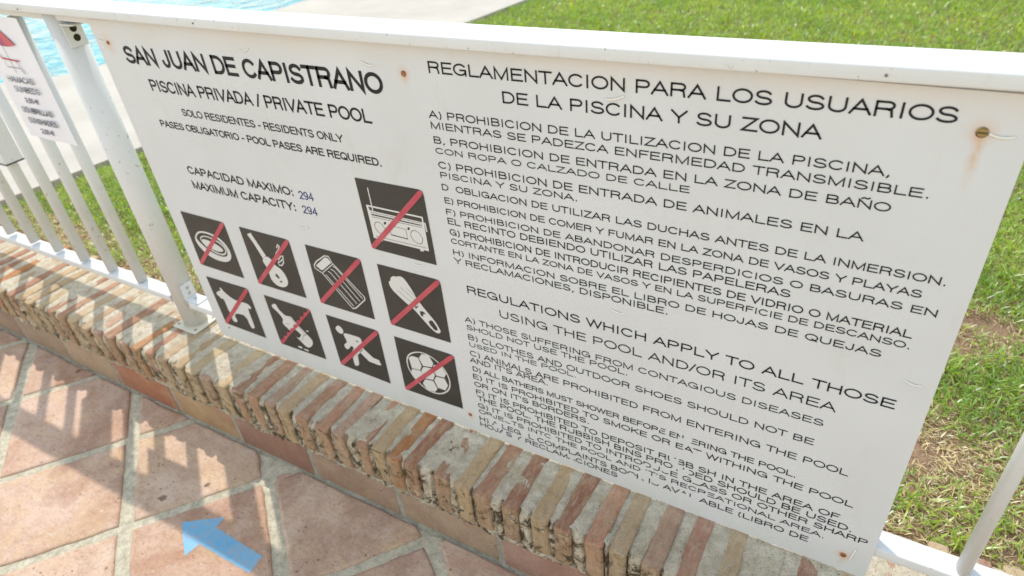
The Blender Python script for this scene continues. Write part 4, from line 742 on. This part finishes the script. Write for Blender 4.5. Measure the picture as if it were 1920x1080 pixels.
# ---------------- price notice on the bars ----------------
notice=thing('price_notice','small laminated paper price notice with a parasol drawing, tied to the fence bars','notice',(-.43,.004,.745))
def NP(x,z): return (x+.43,z-.745)
def npoly(name,pts,y,mat,parent=notice): return obj(name,flat_poly([NP(*p) for p in pts],y,name),mat,parent)
PAPER=plain('laminated_paper',(.66,.66,.74),.28,.5); FAINT=plain('grey_print',(.20,.20,.24),.6); 
bm=bmesh.new(); nx=12
for i in range(nx+1):
    x=-.105+.21*i/nx
    for z in (0,.1,.2,.299): bm.verts.new((x,.0015*math.sin(i*.9),z))
bm.verts.ensure_lookup_table()
for i in range(nx):
    for k in range(3): bm.faces.new((bm.verts[i*4+k],bm.verts[(i+1)*4+k],bm.verts[(i+1)*4+k+1],bm.verts[i*4+k+1]))
me=bm_mesh('sheet',bm,True); sh=obj('sheet',me,PAPER,notice)
def ntext(s,x0,x1,z,h):
    o=obj('lettering',text_line(s,x0+.43,z-.745,x1+.43,z-.745,h,.17,-.0025),FAINT,notice)
ntext('HAMACAS',-.499,-.386,.890,.0155); ntext('SUNBEDS',-.490,-.381,.866,.0150); ntext('3,50 €',-.468,-.412,.840,.0135)
ntext('SOMBRILLAS',-.506,-.372,.812,.0155); ntext('SUNSHADES',-.500,-.374,.785,.0155); ntext('2,00 €',-.466,-.412,.760,.0140)
def par(x,z): return (x,z)
cx_,cz_=-.447,1.0
segs=[((.55,.36,.10),0,.25),((.50,.10,.12),.25,.5),((.33,.07,.16),.5,.72),((.50,.10,.12),.72,1.0)]
top=(cx_-.02,cz_+.032)
def canopy(t): # lower rim
    return (cx_-.065+.125*t, cz_-.004-.012*math.sin(t*3)-.012*t)
for c,t0,t1 in segs:
    npoly('canopy_print',[top,(top[0]+(canopy(t1)[0]-top[0])*.55,top[1]+(canopy(t1)[1]-top[1])*.35),canopy(t1),canopy(t0),(top[0]+(canopy(t0)[0]-top[0])*.55,top[1]+(canopy(t0)[1]-top[1])*.35)],-.0024,plain('print_ink',c,.6))
def nline(pts,w,mat,y=-.0026):
    V=[];F=[]; ribbon([NP(*p) for p in pts],w,V,F,y); obj('line_print',mesh('line_print',V,F),mat,notice)
nline([(cx_,cz_-.01),(cx_+.006,cz_-.085)],.0015,FAINT)
RP=plain('red_print',(.45,.07,.10),.6)
nline([(cx_-.055,cz_-.030),(cx_-.028,cz_-.052),(cx_+.040,cz_-.055)],.0038,RP); nline([(cx_-.022,cz_-.056),(cx_-.024,cz_-.072),(cx_+.03,cz_-.072),(cx_+.042,cz_-.084)],.0016,FAINT); nline([(cx_+.028,cz_-.056),(cx_+.044,cz_-.084)],.0016,FAINT)

# ---------------- blue arrow on the floor ----------------
A_=D['arrow']; ac=np.mean(A_,axis=0); r=random.Random(3); AP=[]
for i in range(len(A_)):
    p,q=Vector(A_[i]),Vector(A_[(i+1)%len(A_)]); n=max(2,int((q-p).length/.006)); t=(q-p).normalized(); nn=Vector((t.y,-t.x))
    for k in range(n): AP.append(p+(q-p)*k/n+nn*(r.uniform(-.0007,.0005) if k else 0))
bm=bmesh.new(); vs=[bm.verts.new((p.x-ac[0],p.y-ac[1],0)) for p in AP]; n=len(vs); es=[bm.edges.new((vs[i],vs[(i+1)%n])) for i in range(n)]
bmesh.ops.triangle_fill(bm,edges=es)
for f in bm.faces:
    f.normal_update()
    if f.normal.z<0: f.normal_flip()
ar=obj('floor_arrow',bm_mesh('floor_arrow',bm),BLUE,None,(ac[0],ac[1],.0056)); ar['label']='blue arrow sticker on the terracotta floor tiles pointing left'; ar['category']='floor marking'

# ---------------- grass ----------------
CX,CY=1.3988,-.7902
DRY=[(1.60,.37,.22,.14,1.05),(1.66,.80,.16,.10,.7),(1.56,.17,.09,.05,.8),(1.70,.85,.12,.09,.8),(-.55,.20,.5,.07,.8),(-1.2,.22,.5,.09,.9),(1.75,.2,.12,.06,.6),(.3,.2,.9,.05,.5)]
SOILP=[(1.585,.365,.055,.045),(1.70,.86,.075,.05),(1.655,.76,.04,.05)]
def blades():
    pts=[]
    def scatter(n,x0,x1,y0,y1,sc):
        p=np.empty((n,3)); p[:,0]=rng.uniform(x0,x1,n); p[:,1]=rng.uniform(y0,y1,n); p[:,2]=sc; return p
    P=[scatter(60000,1.25,2.35,.150,1.55,1.0),scatter(46000,1.3,2.9,1.55,3.0,1.25),scatter(80000,-1.3,1.3,2.4,5.2,1.55),scatter(42000,1.3,3.2,3.0,5.4,1.6),
       scatter(52000,-1.75,-.15,.150,1.2,1.0),scatter(26000,-.2,1.3,.15,2.4,1.6),scatter(16000,-1.5,-.2,1.2,2.4,1.5),scatter(60000,-.9,6,5.2,10,2.6),scatter(14000,2.3,4.2,.15,3,1.8)]
    P=np.concatenate(P); P=P[P[:,0]>(-1.675+.145*P[:,1])]
    x,y,sc=P.T
    nz=np.array([noise.noise(Vector((a*3.1,b*3.1,0))) for a,b in zip(x,y)]); n2=np.array([noise.noise(Vector((a*11,b*11,4))) for a,b in zip(x,y)])
    dry=np.zeros(len(x)); soil=np.zeros(len(x))
    for (cx,cy,rx,ry,s) in DRY: dry=np.maximum(dry,s*np.exp(-((x-cx)/rx)**2-((y-cy)/ry)**2))
    for (cx,cy,rx,ry) in SOILP: soil=np.maximum(soil,np.exp(-((x-cx)/rx)**2-((y-cy)/ry)**2))
    dry=np.clip(dry+np.clip(n2,0,1)*.45*(y<2.2)+np.clip(nz,0,1)*.18,0,1)
    keep=(rng.random(len(x))>soil*.92*np.clip(1+n2,.5,1.5))&(rng.random(len(x))>dry*.25)
    x,y,sc,nz,n2,dry=[q[keep] for q in (x,y,sc,nz,n2,dry)]; n=len(x)
    isd=rng.random(n)<(.12+.08*(y<2.0)+.80*dry)
    ln=rng.uniform(.016,.037,n)*(1-.35*isd)*np.sqrt(sc)*(1+.25*n2)
    wd=rng.uniform(.0020,.0046,n)*sc*np.where(isd,.7,1)
    th=rng.uniform(0,2*np.pi,n); tilt=np.where(isd,rng.uniform(.9,1.55,n),rng.uniform(.25,1.25,n))
    bend=rng.uniform(.2,1.0,n)
    z0=.192+rng.uniform(0,.012,n)+np.where(isd,.0,.004)+.006*n2
    dx,dy=np.cos(th),np.sin(th); face=rng.uniform(-.9,.9,n)
    px,py=-np.sin(th+face),np.cos(th+face)
    def at(f,tl):  # centre line
        h=ln*f; return x+dx*h*np.sin(tl),y+dy*h*np.sin(tl),z0+h*np.cos(tl)
    t1=tilt; t2=np.minimum(tilt+bend*.6,1.75)
    bx_,by_,bz_=x,y,z0; mx,my,mz=at(.5,t1); tx=mx+dx*ln*.5*np.sin(t2); ty=my+dy*ln*.5*np.sin(t2); tz=mz+ln*.5*np.cos(t2)
    tz=np.maximum(tz,.1935)
    V=np.empty((n,5,3)); hw=wd/2
    V[:,0]=np.stack([bx_-px*hw*.8,by_-py*hw*.8,bz_],1); V[:,1]=np.stack([bx_+px*hw*.8,by_+py*hw*.8,bz_],1)
    V[:,2]=np.stack([mx+px*hw,my+py*hw,mz],1); V[:,3]=np.stack([mx-px*hw,my-py*hw,mz],1); V[:,4]=np.stack([tx,ty,tz],1)
    base=(np.arange(n)*5)[:,None]
    quads=(base+np.array([0,1,2,3])).ravel(); tris=(base+np.array([3,2,4])).ravel()
    me=bpy.data.meshes.new('grass'); me.vertices.add(n*5); me.vertices.foreach_set('co',V.ravel())
    me.loops.add(n*7); me.loops.foreach_set('vertex_index',np.concatenate([quads,tris]).astype(np.int32))
    me.polygons.add(n*2); me.polygons.foreach_set('loop_start',np.concatenate([np.arange(n)*4,n*4+np.arange(n)*3]).astype(np.int32))
    me.polygons.foreach_set('use_smooth',np.ones(n*2,bool)); me.update(calc_edges=True)
    g=np.array([.20,.345,.032])[None]*np.ones((n,1)); yl=np.array([.43,.53,.075]); dk=np.array([.09,.20,.03]); st=np.array([.68,.58,.33])
    a=np.clip(.35+.5*nz+rng.normal(0,.33,n),0,1)[:,None]; g=g*(1-a)+yl*a
    b=np.clip(rng.normal(-.05,.35,n)-.4*n2,0,.8)[:,None]; g=g*(1-b)+dk*b
    s=st[None]*rng.uniform(.55,1.15,(n,1)); col=np.where(isd[:,None],s,g)
    at_=me.color_attributes.new('tint','FLOAT_COLOR','POINT'); cc=np.ones((n,5,4),np.float32); cc[:,:,:3]=col[:,None,:]; at_.data.foreach_set('color',cc.ravel())
    me.materials.append(GRASS); return me
gr=obj('grass',blades(),None,None,kind='stuff'); gr['label']='short green lawn grass with dry patches beyond the fence'; gr['category']='grass'
